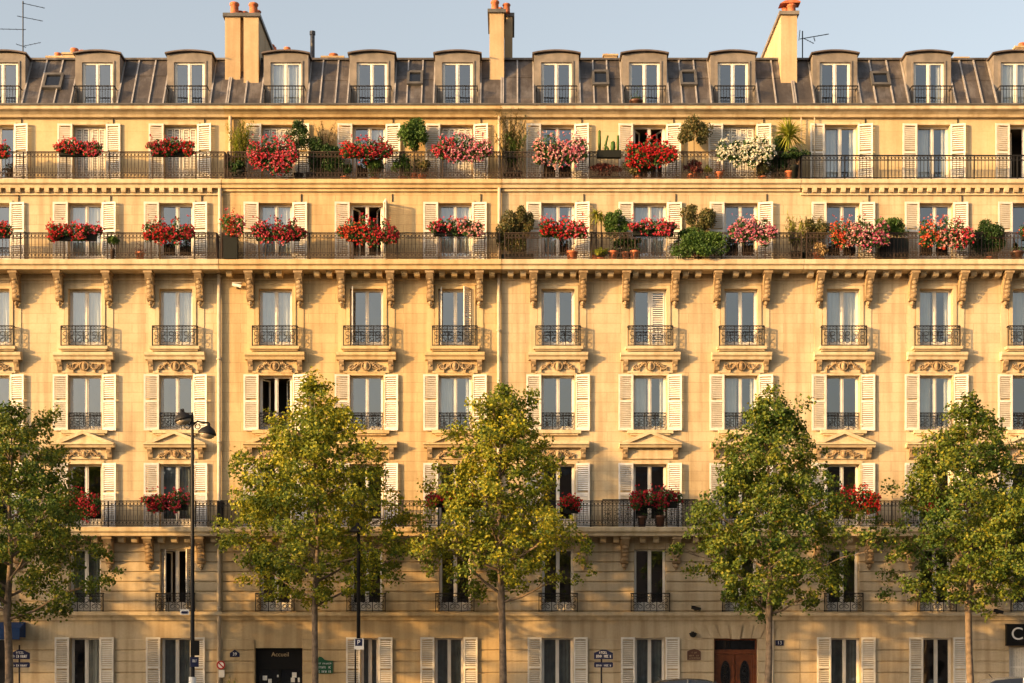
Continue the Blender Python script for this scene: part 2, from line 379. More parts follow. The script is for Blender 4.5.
def window(bld,xc,z0,z1,w,y,state='plain',shut=None,al=None,ar=None,cross=0,sh_w=.52,zs0=None,zs1=None,mat='shut'):
    """y = plane of the frame; wall plane = y-.25"""
    h=z1-z0
    wn=inst('window',frame_mesh(w,h,cross),bld,(xc,y,z0))
    inst('interior',room_mesh(w,h),wn,(xc,y,z0))
    if state=='open':
        # leaves swung inwards
        for s in (-1,1):
            q=MB(); q.box(0,.05,0,.04,.1,h-.06); q.box(w/2-.12,w/2-.07,0,.04,.1,h-.06); q.box(.05,w/2-.12,0,.04,h-.11,h-.06); q.box(.05,w/2-.12,0,.04,.1,.3)
            me=cached(('leaf',round(w,3),round(h,3)),lambda:q.mesh('casement_leaf',M['white']))
            o=inst('casement_leaf',me,wn,(xc+s*(w/2-.06),y+.075,z0),(0,0,R(62 if s<0 else 112)))
            g=MB(); g.quad((.05,.02,.3),(w/2-.12,.02,.3),(w/2-.12,.02,h-.11),(.05,.02,h-.11))
            me=cached(('leafg',round(w,3),round(h,3)),lambda:g.mesh('pane',M['glass']))
            inst('pane',me,wn,(xc+s*(w/2-.06),y+.075,z0),(0,0,R(62 if s<0 else 112)))
    else:
        inst('pane',pane_mesh(w,h),wn,(xc,y,z0))
    sd=rs.randint(0,3)
    if state=='sheer':
        inst('curtain',curtain_mesh(w,h,-w/2+.05,-.03,sd,M['curt']),wn,(xc,y,z0)); inst('curtain',curtain_mesh(w,h,.03,w/2-.05,sd+1,M['curt']),wn,(xc,y,z0))
    elif state=='half':
        inst('curtain',curtain_mesh(w,h,-w/2+.05,-.1,sd,M['curt']),wn,(xc,y,z0)); inst('curtain',curtain_mesh(w,h,w/2-.22,w/2-.05,sd+1,M['curt']),wn,(xc,y,z0))
    elif state=='right':
        inst('curtain',curtain_mesh(w,h,.06,w/2-.05,sd,M['curt']),wn,(xc,y,z0))
    elif state=='heavy':
        inst('curtain',curtain_mesh(w,h,-w/2+.05,-.05,sd,M['curt2']),wn,(xc,y,z0)); inst('curtain',curtain_mesh(w,h,.05,w/2-.05,sd+1,M['curt2']),wn,(xc,y,z0))
    elif state=='louver': inst('inner_louvre',louver_in(w,h),wn,(xc,y-.14,z0))
    elif state=='rlouver':
        b=MB()
        b.box(.07,.11,-.02,.01,.1,h-.06); b.box(w/2-.1,w/2-.06,-.02,.01,.1,h-.06); b.box(.11,w/2-.1,-.02,.01,h-.1,h-.06)
        z=.13
        while z<h-.13: b.prism_x([(-.015,z),(-.009,z-.004),(.008,z+.03),(.002,z+.034)],.11,w/2-.1); z+=.075
        inst('inner_louvre',b.mesh('inner_louvre',M['white']),wn,(xc,y,z0))
    if shut:
        zs0=z0 if zs0 is None else zs0; zs1=z1+.03 if zs1 is None else zs1
        yw=y-.25-.03-(.065 if z0<1 else 0)
        al=rs.uniform(2,7) if al is None else al
        ar=rs.uniform(5,13) if ar is None else ar
        me=shutter_mesh(sh_w,zs1-zs0,M[mat])
        if 'l' in shut: inst('shutter',me,wn,(xc-w/2-.01,yw,zs0),(0,0,R(180+al)))
        if 'r' in shut: inst('shutter',me,wn,(xc+w/2+.01,yw,zs0),(0,0,R(-ar)))
    return wn

# wall with openings
def wall_mb(b,x0,x1,z0,z1,y,ops,depth=.3):
    xs=sorted({x0,x1,*[o[0] for o in ops],*[o[1] for o in ops]}); zs=sorted({z0,z1,*[o[2] for o in ops],*[o[3] for o in ops]})
    xs=[x for x in xs if x0<=x<=x1]; zs=[z for z in zs if z0<=z<=z1]
    for i in range(len(xs)-1):
        for j in range(len(zs)-1):
            cx=(xs[i]+xs[i+1])/2; cz=(zs[j]+zs[j+1])/2
            if any(o[0]<cx<o[1] and o[2]<cz<o[3] for o in ops): continue
            b.quad((xs[i],y,zs[j]),(xs[i+1],y,zs[j]),(xs[i+1],y,zs[j+1]),(xs[i],y,zs[j+1]))
    for (a,c,e,f) in ops:
        yb=y+depth
        b.quad((a,y,e),(a,y,f),(a,yb,f),(a,yb,e)); b.quad((c,y,f),(c,y,e),(c,yb,e),(c,yb,f))
        b.quad((a,y,f),(c,y,f),(c,yb,f),(a,yb,f)); b.quad((a,yb,e),(c,yb,e),(c,y,e),(a,y,e))
def courses(b,x0,x1,z0,z1,pitch,ops,y=0,pr=.05,gap=.042):
    n=max(1,round((z1-z0)/pitch)); p=(z1-z0)/n
    for k in range(n):
        a=z0+k*p; c=a+p-gap; e=a
        cuts=[(x0,x1)]
        for o in ops:
            if o[3]>a+.02 and o[2]<c-.02:
                new=[]
                for (u,v) in cuts:
                    if o[1]+.0<=u or o[0]>=v: new.append((u,v)); continue
                    if o[0]>u: new.append((u,o[0]-.003))
                    if o[1]<v: new.append((o[1]+.003,v))
                cuts=new
        for (u,v) in cuts:
            if v-u<.03: continue
            ch=.012
            b.add([(u,y,a),(v,y,a),(v,y,c),(u,y,c),(u,y-pr+ch,a),(v,y-pr+ch,a),(v,y-pr+ch,c),(u,y-pr+ch,c),(u+ch,y-pr,a+ch),(v-ch,y-pr,a+ch),(v-ch,y-pr,c-ch),(u+ch,y-pr,c-ch)],
                [(0,1,5,4),(1,2,6,5),(2,3,7,6),(3,0,4,7),(4,5,9,8),(5,6,10,9),(6,7,11,10),(7,4,8,11),(8,9,10,11)])

def railing_mb(b,x0,x1,y,z0,z1,sp=.125,ret=None,style='loop'):
    """long iron balcony railing; ret = (yback) adds returns at the ends"""
    t=.0085
    b.box(x0,x1,y-.028,y+.028,z1-.035,z1)
    zb=z1-.19; zc=z0+.24; 
    b.box(x0,x1,y-.01,y+.01,zb-.01,zb+.01); b.box(x0,x1,y-.013,y+.013,z0+.05,z0+.075); 
    n=max(2,int((x1-x0)/sp)); p=(x1-x0)/n
    for i in range(n+1):
        x=x0+i*p
        if i%12==0 or i==n: b.box(x-.02,x+.02,y-.02,y+.02,z0,z1-.035)
        else: b.box(x-t,x+t,y-t,y+t,z0+.05,z1-.035)
        if i<n:
            xm=x+p/2
            b.ring(xm,y,(zb+z1-.035)/2,.052,.016,.012,8)
            if style=='loop': b.ring(xm,y,zc-.085,.050,.014,.012,7); b.box(xm-.006,xm+.006,y-.006,y+.006,zc-.03,zc+.16)
    if style=='loop': b.box(x0,x1,y-.008,y+.008,zc-.012,zc+.004)
    if ret is not None:
        for x in (x0,x1):
            if ret[0 if x==x0 else 1]:
                yb=ret[2]
                b.box(x-.025,x+.025,y+.03,yb,z1-.034,z1-.002); b.box(x-.012,x+.012,y+.02,yb,z0+.05,z0+.07); b.box(x-.01,x+.01,y+.02,yb,zb-.01,zb+.01)
                k=max(2,int((yb-y)/.11))
                for i in range(1,k): yy=y+(yb-y)*i/k; b.box(x-.01,x+.01,yy-.01,yy+.01,z0+.05,z1-.035)
def guard_mesh(w,h,dep):
    """ornate window guard, centred x, front at y=-dep"""
    def f():
        b=MB(); y=-dep
        b.box(-w/2,w/2,y-.02,y+.02,h-.035,h); b.box(-w/2,w/2,y-.015,y+.015,.02,.045)
        b.box(-w/2,w/2,y-.008,y+.008,h-.15,h-.13)
        for x in (-w/2,-w/6,w/6,w/2): b.box(x-.013,x+.013,y-.013,y+.013,.0,h-.035)
        n=max(6,int(w/.105)); p=w/n
        for i in range(n): b.ring(-w/2+p*(i+.5),y,h-.085,.038,.014,.012,8)
        zc=(h-.13+.045)/2; hh=(h-.175)/2
        for k in range(3):
            xm=-w/2+w/6+k*w/3
            for s in (-1,1):
                b.ring(xm+s*w*.07,y,zc+hh*.42,w*.052,.016,.013,10); b.ring(xm+s*w*.07,y,zc-hh*.42,w*.052,.016,.013,10)
                b.ring(xm+s*w*.105,y,zc,w*.05,.014,.013,8,-PI*.6,PI*.6) if s<0 else b.ring(xm+s*w*.105,y,zc,w*.05,.014,.013,8,PI*.4,PI*1.6)
            b.ring(xm,y,zc,w*.03,.02,.015,8); b.box(xm-.007,xm+.007,y-.006,y+.006,.045,h-.15)
        if dep>.08:
            for x in (-w/2,w/2):
                b.box(x-.02,x+.02,y+.02,0,h-.034,h-.002); b.box(x-.012,x+.012,y+.015,0,.021,.044)
                k=max(2,int(dep/.09))
                for i in range(1,k): yy=y+dep*i/k; b.box(x-.008,x+.008,yy-.008,yy+.008,.04,h-.03)
                b.ring(x,y+dep*.5,h*.5,.001,.001,.001,3)
        return b.mesh('window_guard',M['iron'])
    return cached(('gd',round(w,3),round(h,3),round(dep,3)),f)
# carved console: profile hanging from z=0 downwards, wall at y=0
def console_mesh(h,dep,w,mat):
    def f():
        b=MB()
        prof=[(0,0),(-dep,0),(-dep,-.09*h),(-dep*.93,-.14*h),(-dep*.78,-.22*h),(-dep*.55,-.34*h),(-dep*.40,-.5*h),(-dep*.34,-.66*h),(-dep*.38,-.74*h),(-dep*.30,-.8*h),(0,-.82*h)]
        b.prism_x([p for p in prof][::-1],-w/2,w/2)
        b.box(-w/2-.035,w/2+.035,-dep-.03,0,-.085*h,-.004)
        for s in (-1,1):      # volutes on the cheeks
            b.tube([(s*(w/2-.01),-dep*.62,-.16*h),(s*(w/2+.018),-dep*.62,-.16*h)],.075*h**.5,10)
            b.tube([(s*(w/2-.01),-dep*.24,-.68*h),(s*(w/2+.016),-dep*.24,-.68*h)],.06*h**.5,10)
        for i in range(5):    # leaf carving down the face
            t=.2+.12*i; yy=-dep*(.85-.55*t*1.1)
            b.sphere((0,yy-.015,-t*h),(w*.36,.035,.055*h),8,5)
        b.sphere((0,-dep*.2,-.88*h),(w*.36,dep*.16,.07*h),8,5); b.sphere((0,-dep*.13,-.96*h),(w*.2,dep*.1,.045*h),7,4)
        return b.mesh('console',mat,False)
    return cached(('co',h,dep,w,mat.name),f)
def ornament_mesh(w,h,kind=0):
    def f():
        b=MB(); rr=random.Random(kind)
        b.sphere((0,-.05,h*.5),(.10,.07,h*.5),10,6); b.ring(0,-.06,h*.5,h*.42,.035,.05,12); b.sphere((0,-.09,h*.55),(.05,.05,h*.22),8,5)
        for s in (-1,1):
            for i in range(9):
                t=(i+1)/9.5; x=s*(.12+t*(w/2-.16)); z=h*(.5+.28*math.sin(t*5.2+kind))
                b.sphere((x,-.035,z),(.045*(1.25-t*.6),.05,.045*(1.3-t*.6)),7,4)
                if i%2==0: b.sphere((x,-.03,z+.07*(1 if i%4 else -1)),(.028,.035,.05),6,4)
            b.ring(s*w*.24,-.03,h*.5,h*.26,.028,.05,9,0,PI*1.5); b.ring(s*w*.38,-.03,h*.42,h*.2,.024,.05,8,PI*.5,PI*2)
        return b.mesh('carved_ornament',M['carve'],True)
    return cached(('or',round(w,2),round(h,2),kind),f)
def side_bracket(h,dep,w):
    def f():
        b=MB(); b.prism_x([(0,0),(-dep,0),(-dep,-.15*h),(-dep*.6,-.45*h),(-dep*.45,-.8*h),(0,-h)][::-1],-w/2,w/2); b.sphere((0,-dep*.62,-.3*h),(w*.4,.04,.1),7,5)
        b.tube([(-w/2-.012,-dep*.5,-.25*h),(w/2+.012,-dep*.5,-.25*h)],.06,8); return b.mesh('bracket',M['carve'])
    return cached(('sb',h,dep,w),f)

# ------------------------------------------------------------------ the four buildings
ZB2=6.61; ZB5=15.85; ZB6=18.79; ZCOR=21.20; ZR0=21.54
Y6=.6; RY0=.8; RY1=2.3; ZR1=Z(60,2.3)
def slope_z(y): return ZR0+(y-RY0)/(RY1-RY0)*(ZR1-ZR0)
W=1.16; WHW=W/2
def build(key,px0,px1,cols,cols6,dorm,sky_l,st,label,ground,ped,x_extra):
    x0,x1=X(px0),X(px1)
    root=empty('apartment_building',((x0+x1)/2,0,0),label,'building','apartment buildings of the terrace')
    ST,UP,TR,LO=M['st'+key],M['up'+key],M['tr'+key],M['lo'+key]
    org=((x0+x1)/2,0,0)
    cx=[X(c) for c in cols]; c6=[X(c,Y6) for c in cols6]
    # ---- lower walls
    ops=[]; F={1:(3.72,5.90),2:(ZB2+.04,8.87),3:(10.06,11.97),4:(13.03,15.0),5:(ZB5+.05,18.0)}
    for x in cx:
        for k,(a,c) in F.items():
            ww=1.1 if k==1 else W
            ops.append((x-ww/2,x+ww/2,a,c))
    gops=[]
    for g in ground:
        if g[0]=='win': gops.append((X(g[1])-g[2]/2,X(g[1])+g[2]/2,.6,Z(638)))
        elif g[0]=='open': gops.append((X(g[1]),X(g[2]),.02,Z(g[3])))
    b=MB(); wall_mb(b,x0,x1,3.55,18.5,0,ops,.3); emit(b,'wall',ST,root,org)
    b=MB(); wall_mb(b,x0,x1,-.3,3.55,0,gops,.3)
    courses(b,x0+.01,x1-.01,.0,Z(638)-.01,.40,gops)
    courses(b,x0+.01,x1-.01,3.74,6.15,.345,[o for o in ops if o[2]<6])
    emit(b,'ground_floor_wall',LO,root,org)
    # body: sides, back
    b=MB(); yb=11.5
    b.quad((x0,yb,-.3),(x0,0,-.3),(x0,0,18.5),(x0,yb,18.5)); b.quad((x1,0,-.3),(x1,yb,-.3),(x1,yb,18.5),(x1,0,18.5)); b.quad((x1,yb,-.3),(x0,yb,-.3),(x0,yb,ZR0),(x1,yb,ZR0))
    b.quad((x0,yb,18.5),(x0,Y6,18.5),(x0,Y6,ZR0),(x0,yb,ZR0)); b.quad((x1,Y6,18.5),(x1,yb,18.5),(x1,yb,ZR0),(x1,Y6,ZR0))
    emit(b,'side_wall',ST,root,org)
    b=MB(); ops6=[(x-W/2,x+W/2,ZB6+.03,20.93) for x in c6]; wall_mb(b,x0,x1,18.5,ZCOR,Y6,ops6,.3); emit(b,'attic_wall',UP,root,org)
    # ---- string courses and cornices
    b=MB()
    def mould(za,zb,y0,pr,steps=2,y_in=.05):
        h=(zb-za)
        b.prism_x([(y0+y_in,za),(y0-pr*.35,za),(y0-pr*.45,za+h*.22),(y0-pr*.7,za+h*.45),(y0-pr*.92,za+h*.55),(y0-pr,za+h*.62),(y0-pr,zb),(y0+y_in,zb+.02)][::-1],x0+.002,x1-.002)
    dz={'A':0,'B':-.03,'C':-.02,'D':-.03}[key]
    mould(3.40,3.70+dz,0,.20); emit(b,'string_course',TR,root,org)
    b=MB(); mould(ZCOR-.03,ZCOR+.30,Y6,.42); 
    emit(b,'cornice',TR,root,org)
    b=MB(); b.prism_x([(Y6+.25,ZCOR+.305),(Y6-.47,ZCOR+.295),(Y6-.48,ZCOR+.35),(Y6-.40,ZCOR+.36),(Y6+.25,ZR0+.01)][::-1],x0+.002,x1-.002); emit(b,'gutter',M['lead'],root,org)
    # ---- balconies
    def slab(zt,th,yf,y_in,nm='balcony'):
        b=MB(); e=.01
        b.prism_x([(y_in,zt-th),(yf+.10,zt-th),(yf+.08,zt-th*.62),(yf+.015,zt-th*.55),(yf,zt-th*.45),(yf,zt-.03),(yf+.03,zt),(y_in,zt)][::-1],x0+e,x1-e)
        o=emit(b,nm,TR,root,org); return o
    s5=slab(ZB5,.33,-.86,-.002); s6=slab(ZB6,.29,-.26,Y6-.002)
    s2=slab(ZB2,.30,-.80,-.002)
    eL=.22 if key in 'B' else .06; 
    b=MB(); railing_mb(b,x0+.10,x1-.08,-.76,ZB5,Z(232.5,-.76),ret=(key=='B',key=='A',-.01)); emit(b,'railing',M['iron2'],s5,org)
    b=MB(); railing_mb(b,x0+(.2 if key=='B' else .03),x1-(.06 if key!='A' else -.1),-.16,ZB6,Z(151.5,-.16) if key!='D' else Z(155,-.16),ret=(key in 'BD',key in 'AC',Y6-.01),style='plain' if key=='D' else 'loop'); emit(b,'railing',M['iron2'] if key!='D' else M['iron'],s6,org)
    b=MB(); railing_mb(b,x0+.05,x1-.05,-.70,ZB2,Z(500.5,-.7),ret=(key=='B',key=='A',-.01)); emit(b,'railing',M['iron'],s2,org)
    # ---- consoles, modillions
    for x in cx:
        for s in (-1,1):
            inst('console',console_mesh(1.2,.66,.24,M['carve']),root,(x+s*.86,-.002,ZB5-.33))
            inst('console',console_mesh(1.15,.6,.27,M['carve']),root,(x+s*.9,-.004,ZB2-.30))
    def modm(w_,h_,d_,cap):
        def f():
            q=MB(); q.prism_x([(0,-h_),(-d_*.86,-h_),(-d_,-h_*.6),(-d_,-.002),(0,-.002)][::-1],-w_/2,w_/2)
            if cap: q.box(-w_/2-.02,w_/2+.02,-d_-.03,0,-.04,-.001)
            return q.mesh('modillion',TR)
        return cached(('md',key,w_,h_),f)
    if key in 'BCD':
        z=ZB5-.33; x=x0+.3
        while x<x1-.2:
            if all(abs(x-(c+s*.86))>.27 for c in cx for s in (-1,1)): inst('modillion',modm(.19,.17,.5,True),root,(x,-.003,z))
            x+=.435
    if key in 'AD':
        z=ZB6-.29; x=x0+.15
        while x<x1-.1: inst('modillion',modm(.16,.15,.17,False),root,(x,-.003,z)); x+=.335
        b=MB(); b.box(x0+.01,x1-.01,-.07,0,z-.23,z-.155); emit(b,'moulding',TR,root,org)
    else:
        b=MB(); b.box(x0+.01,x1-.01,-.08,0,ZB6-.29-.1,ZB6-.292); emit(b,'moulding',TR,root,org)
    z=ZB2-.30; x=x0+.3
    while x<x1-.2:
        if all(abs(x-(c+s*.9))>.3 for c in cx for s in (-1,1)): inst('modillion',modm(.2,.2,.42,False),root,(x,-.003,z))
        x+=.46
    b=MB(); b.box(x0+.012,x1-.012,-.05,0,15.30,15.36); emit(b,'moulding',TR,root,org)
    # ---- windows
    st6,st5,st4,st3,st2,st1=st
    for i,x in enumerate(cx):
        # 5th
        kw={}
        if key=='B' and i==1: kw=dict(ar=78)
        window(root,x,F[5][0],F[5][1],W,.25,st5[i],'lr',zs0=F[5][0]+.02,**kw)
        s4='' ; kw={}
        if key=='B' and i==1: s4='l'; kw=dict(al=-76)
        if key=='B' and i==2: s4='r'; kw=dict(ar=-62+180)
        wn=window(root,x,F[4][0],F[4][1],W,.25,st4[i])
        if key=='B' and i==1: inst('shutter',shutter_mesh(.42,F[4][1]-F[4][0]+.05,M['shut']),wn,(x-W/2+.04,.16,F[4][0]),(0,0,R(-83)))
        if key=='B' and i==2:
            inst('shutter',shutter_mesh(.42,F[4][1]-F[4][0]+.05,M['shut']),wn,(x+W/2-.02,.12,F[4][0]),(0,0,R(-128)))
            inst('shutter',shutter_mesh(.30,F[4][1]-F[4][0]+.05,M['shut']),wn,(x-W/2+.04,.16,F[4][0]),(0,0,R(-80)))
        inst('window_guard',guard_mesh(1.56,.72,.25),root,(x,-.002,F[4][0]-.075))
        window(root,x,F[3][0],F[3][1],W,.25,st3[i],'lr',zs0=F[3][0]-.02)
        inst('window_guard',guard_mesh(W-.01,.64,.0),root,(x,.03,F[3][0]-.02))
        window(root,x,F[2][0],F[2][1],W,.25,st2[i],'lr',zs0=F[2][0]+.02,mat='shut2')
        wn=window(root,x,F[1][0],F[1][1],1.1,.25,st1[i])
        if key=='A' and st1[i]=='open':
            for s,an in ((-1,-62),(1,-118)): inst('shutter',shutter_mesh(.34,2.15,M['shut']),wn,(x+s*.52,.2,F[1][0]+.02),(0,0,R(an)))
        inst('window_guard',guard_mesh(1.34,.66,.14),root,(x,-.034,F[1][0]-.02))
        # surrounds
        b=MB()
        for (a,c),d,pt in ((F[4],.05,.13),(F[3],.035,.09),(F[5],.03,.10),(F[2],.035,.10)):
            for s in (-1,1):
                xa,xb=sorted((x+s*(WHW+.003),x+s*(WHW+pt))); b.box(xa,xb,-d,.02,a,c+pt)
            b.box(x-WHW-.003,x+WHW+.003,-d,.02,c+.003,c+pt)
        b.box(x-WHW-.2,x+WHW+.2,-.09,.02,F[4][1]+.131,F[4][1]+.17)
        # wall strips below consoles on the 4th floor
        for s in (-1,1): b.box(x+s*.86-.13,x+s*.86+.13,-.02,.02,12.65,ZB5-.33-1.1)
        # sills
        b.box(x-.86,x+.86,-.33,.02,F[4][0]-.18,F[4][0]-.078); b.box(x-.80,x+.80,-.26,.02,F[4][0]-.23,F[4][0]-.18)
        b.box(x-.80,x+.80,-.16,.02,F[3][0]-.13,F[3][0]-.005); b.box(x-.70,x+.70,-.10,.02,F[3][0]-.19,F[3][0]-.13)
        # third floor hood
        zh=Z(353); b.prism_x([(.0,zh-.27),(-.24,zh-.27),(-.27,zh-.18),(-.34,zh-.12),(-.34,zh-.02),(0,zh+.03)][::-1],x-1.04,x+1.04)
        b.box(x-.80,x+.80,-.06,0,Z(373),zh-.271)
        # second floor pediment
        zp=Z(444); hw=1.08
        b.prism_x([(.0,zp-.15),(-.26,zp-.15),(-.30,zp-.08),(-.36,zp-.05),(-.36,zp),(0,zp)][::-1],x-hw,x+hw)
        if ped[i]=='tri':
            t=.11; ap=.42
            b.prism_y([(x-hw,zp+.003),(x-hw+.35,zp+.003),(x,zp+ap-t),(x+hw-.35,zp+.003),(x+hw,zp+.003),(x,zp+ap)],-.37,0)
            b.prism_y([(x-hw+.3,zp+.002),(x+hw-.3,zp+.002),(x,zp+ap-.07)],-.27,0)
        else:
            b.box(x-hw,x+hw,-.20,0,zp+.003,zp+.09)
        b.box(x-.82,x+.82,-.06,0,Z(459),zp-.151)
        emit(b,'window_surround',TR,root,(x,0,0))
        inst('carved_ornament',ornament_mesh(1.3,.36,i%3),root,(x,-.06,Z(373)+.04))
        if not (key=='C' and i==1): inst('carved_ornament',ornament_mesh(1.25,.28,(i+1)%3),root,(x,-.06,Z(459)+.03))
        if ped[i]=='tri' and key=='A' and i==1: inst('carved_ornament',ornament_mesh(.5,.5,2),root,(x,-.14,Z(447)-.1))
        for s in (-1,1):
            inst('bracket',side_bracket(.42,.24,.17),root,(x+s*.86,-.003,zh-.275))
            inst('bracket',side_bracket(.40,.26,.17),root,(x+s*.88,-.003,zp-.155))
    for i,x in enumerate(c6):
        window(root,x,ZB6+.03,20.93,W,Y6+.25,st6[i],'lr',zs0=ZB6+.05,cross=0)
        b=MB(); b.box(x-WHW-.08,x+WHW+.08,Y6-.03,Y6+.01,20.93+.003,21.02); emit(b,'lintel',TR,root,(x,Y6,20.93))
    # small iron rods above shutters
    for x in cx: 
        xx=x+.9; b=MB(); b.box(xx-.012,xx+.012,-.03,-.0,18.05,18.32); emit(b,'shutter_stay',M['iron'],root,(xx,0,18))
    for x in c6:
        xx=x+.85; b=MB(); b.box(xx-.012,xx+.012,Y6-.03,Y6,20.97,21.15); emit(b,'shutter_stay',M['iron'],root,(xx,Y6,21))
    # ---- ground floor windows
    for g in ground:
        if g[0]=='win':
            xx=X(g[1]); ww=g[2]; window(root,xx,.62,Z(638)-.0,ww,.25,g[3],'lr',zs0=.62,zs1=Z(637.3),al=4,ar=4,sh_w=.49,mat='shut')
    # ---- roof
    dx=[X(d,1.5) for d in dorm]; DW=.80
    cuts=sorted([(d-DW,d+DW) for d in dx if d+DW>x0 and d-DW<x1])
    b=MB(); segs=[]; cur=x0
    for (u,v) in cuts: segs.append((cur,max(cur,u))); cur=v
    segs.append((cur,x1))
    for (u,v) in segs:
        if v-u>.01: b.quad((u,RY0,ZR0),(v,RY0,ZR0),(v,RY1,ZR1),(u,RY1,ZR1))
    yt=9.8
    b.quad((x0,RY1,ZR1),(x1,RY1,ZR1),(x1,6,ZR1+.75),(x0,6,ZR1+.75)); b.quad((x0,6,ZR1+.75),(x1,6,ZR1+.75),(x1,yt,ZR1),(x0,yt,ZR1)); b.quad((x0,yt,ZR1),(x1,yt,ZR1),(x1,11.5,ZR0),(x0,11.5,ZR0))
    b.add([(x0,RY0,ZR0),(x0,RY1,ZR1),(x0,6,ZR1+.75),(x0,yt,ZR1),(x0,11.5,ZR0)],[(0,1,2,3,4)]); b.add([(x1,RY0,ZR0),(x1,RY1,ZR1),(x1,6,ZR1+.75),(x1,yt,ZR1),(x1,11.5,ZR0)],[(4,3,2,1,0)])
    for (u,v) in cuts: b.quad((u,RY0-.05,ZR0+.02),(v,RY0-.05,ZR0+.02),(v,1.5,ZR0+.02),(u,1.5,ZR0+.02))
    roof=emit(b,'roof',M['zinc'],root,org)
    # seams
    nx=(RY1-RY0); nz=(ZR1-ZR0); L=math.hypot(nx,nz); py,pz=-nz/L,nx/L
    def slopebar(u,w_,h_,t0=0,t1=1,hh=0):
        ya,za=RY0+nx*t0,ZR0+nz*t0; yb_,zb_=RY0+nx*t1,ZR0+nz*t1
        b.prism_x([(ya,za),(ya+py*h_,za+pz*h_),(yb_+py*h_,zb_+pz*h_),(yb_,zb_)],u-w_/2,u+w_/2)
    for (u,v) in segs:
        n=max(1,round((v-u)/.58))
        for k in range(n+1):
            xx=u+(v-u)*k/n; xx=min(max(xx,u+.035),v-.035)
            b=MB(); slopebar(xx+rs.uniform(-.03,.03)*(0<k<n),.048,.05); emit(b,'roof_seam',M['seam'],roof,(xx,RY0,ZR0))
    b=MB(); b.box(x0+.01,x1-.01,RY1-.10,RY1+.12,ZR1-.02,ZR1+.05); emit(b,'ridge_flashing',M['zinc'],roof,org)
    # horizontal lap joint
    for (u,v) in segs:
        if v-u>.2: 
            b=MB(); t=.62+rs.uniform(-.05,.05); ya,za=RY0+nx*t,ZR0+nz*t
            b.prism_x([(ya,za),(ya+py*.012,za+pz*.012),(ya+nx*.012+py*.012,za+nz*.012+pz*.012),(ya+nx*.012,za+nz*.012)],u+.06,v-.06); emit(b,'roof_lap',M['zinc'],roof,(u,RY0,ZR0))
    # dormers
    yf=1.5; ztop=Z(55,1.5); zm=slope_z(yf); ow=.55
    for i,xd in enumerate(dx):
        b=MB(); zo=Z(62.5,1.5); base=ZR0+.02
        arch=[(xd-DW+2*DW*k/10, ztop+.08*(1-((k-5)/5)**2)) for k in range(11)]
        # front: jambs and head
        b.box(xd-DW,xd-ow,yf,yf+.14,base,zo); b.box(xd+ow,xd+DW,yf,yf+.14,base,zo)
        b.prism_y([(xd-DW,zo),(xd+DW,zo)]+arch[::-1],yf,yf+.14)
        b.box(xd-ow-.06,xd-ow,yf-.03,yf,base,zo+.06); b.box(xd+ow,xd+ow+.06,yf-.03,yf,base,zo+.06); b.box(xd-ow,xd+ow,yf-.03,yf,zo,zo+.06)
        ybk=min(RY1-.03,RY0+(ztop-ZR0)/(ZR1-ZR0)*(RY1-RY0))
        for s in (-1,1):
            xa,xb=sorted((xd+s*DW,xd+s*(DW-.05)))
            b.prism_x([(yf+.14,base),(yf+.14,ztop),(RY1+.3,ztop),(RY1+.3,ZR1-.2),(yf+.14,zm-.3)][::-1],xa,xb)
            b.prism_x([(RY0,ZR0+.005),(yf,zm+.03),(yf,ZR0+.005)],xa,xb)
        dm=emit(b,'dormer',M['dorm'],root,(xd,yf,ZR0))
        b=MB(); arch2=[(xd-DW-.07+(2*DW+.14)*k/12, ztop+.015+.10*(1-((k-6)/6)**2)) for k in range(13)]
        b.prism_y(arch2+[(p[0],p[1]+.05) for p in arch2[::-1]],yf-.12,RY1+.55)
        emit(b,'dormer_roof',M['dormtop'],dm,(xd,yf,ztop))
        h=zo-base-.01; w_=2*ow-.01
        inst('window_frame',frame_mesh(w_,h),dm,(xd,yf+.05,base)); inst('pane',pane_mesh(w_,h),dm,(xd,yf+.05,base)); inst('interior',room_mesh(w_,h),dm,(xd,yf+.05,base))
        stt=sky_l[i]
        if stt=='sheer':
            inst('curtain',curtain_mesh(w_,h,-w_/2+.05,-.03,i,M['curt']),dm,(xd,yf+.05,base)); inst('curtain',curtain_mesh(w_,h,.03,w_/2-.05,i+1,M['curt']),dm,(xd,yf+.05,base))
        if stt=='half': inst('curtain',curtain_mesh(w_,h,w_/2-.25,w_/2-.05,i+1,M['curt']),dm,(xd,yf+.05,base))
        b=MB(); gz=Z(85.5,.95); g0=ZR0+.1
        b.box(xd-.72,xd+.72,.93,.97,gz-.035,gz); b.box(xd-.72,xd+.72,.94,.96,g0,g0+.02); b.box(xd-.72,xd+.72,.94,.96,gz-.14,gz-.125)
        for k in range(15): xx=xd-.71+1.42*k/14; b.box(xx-.008,xx+.008,.942,.958,g0,gz-.03)
        for s in (-1,1): b.box(xd+s*.72-.012,xd+s*.72+.012,.95,yf,gz-.03,gz)
        emit(b,'railing',M['iron'],dm,(xd,.95,ZR0))
    return root,dict(x0=x0,x1=x1,org=org)

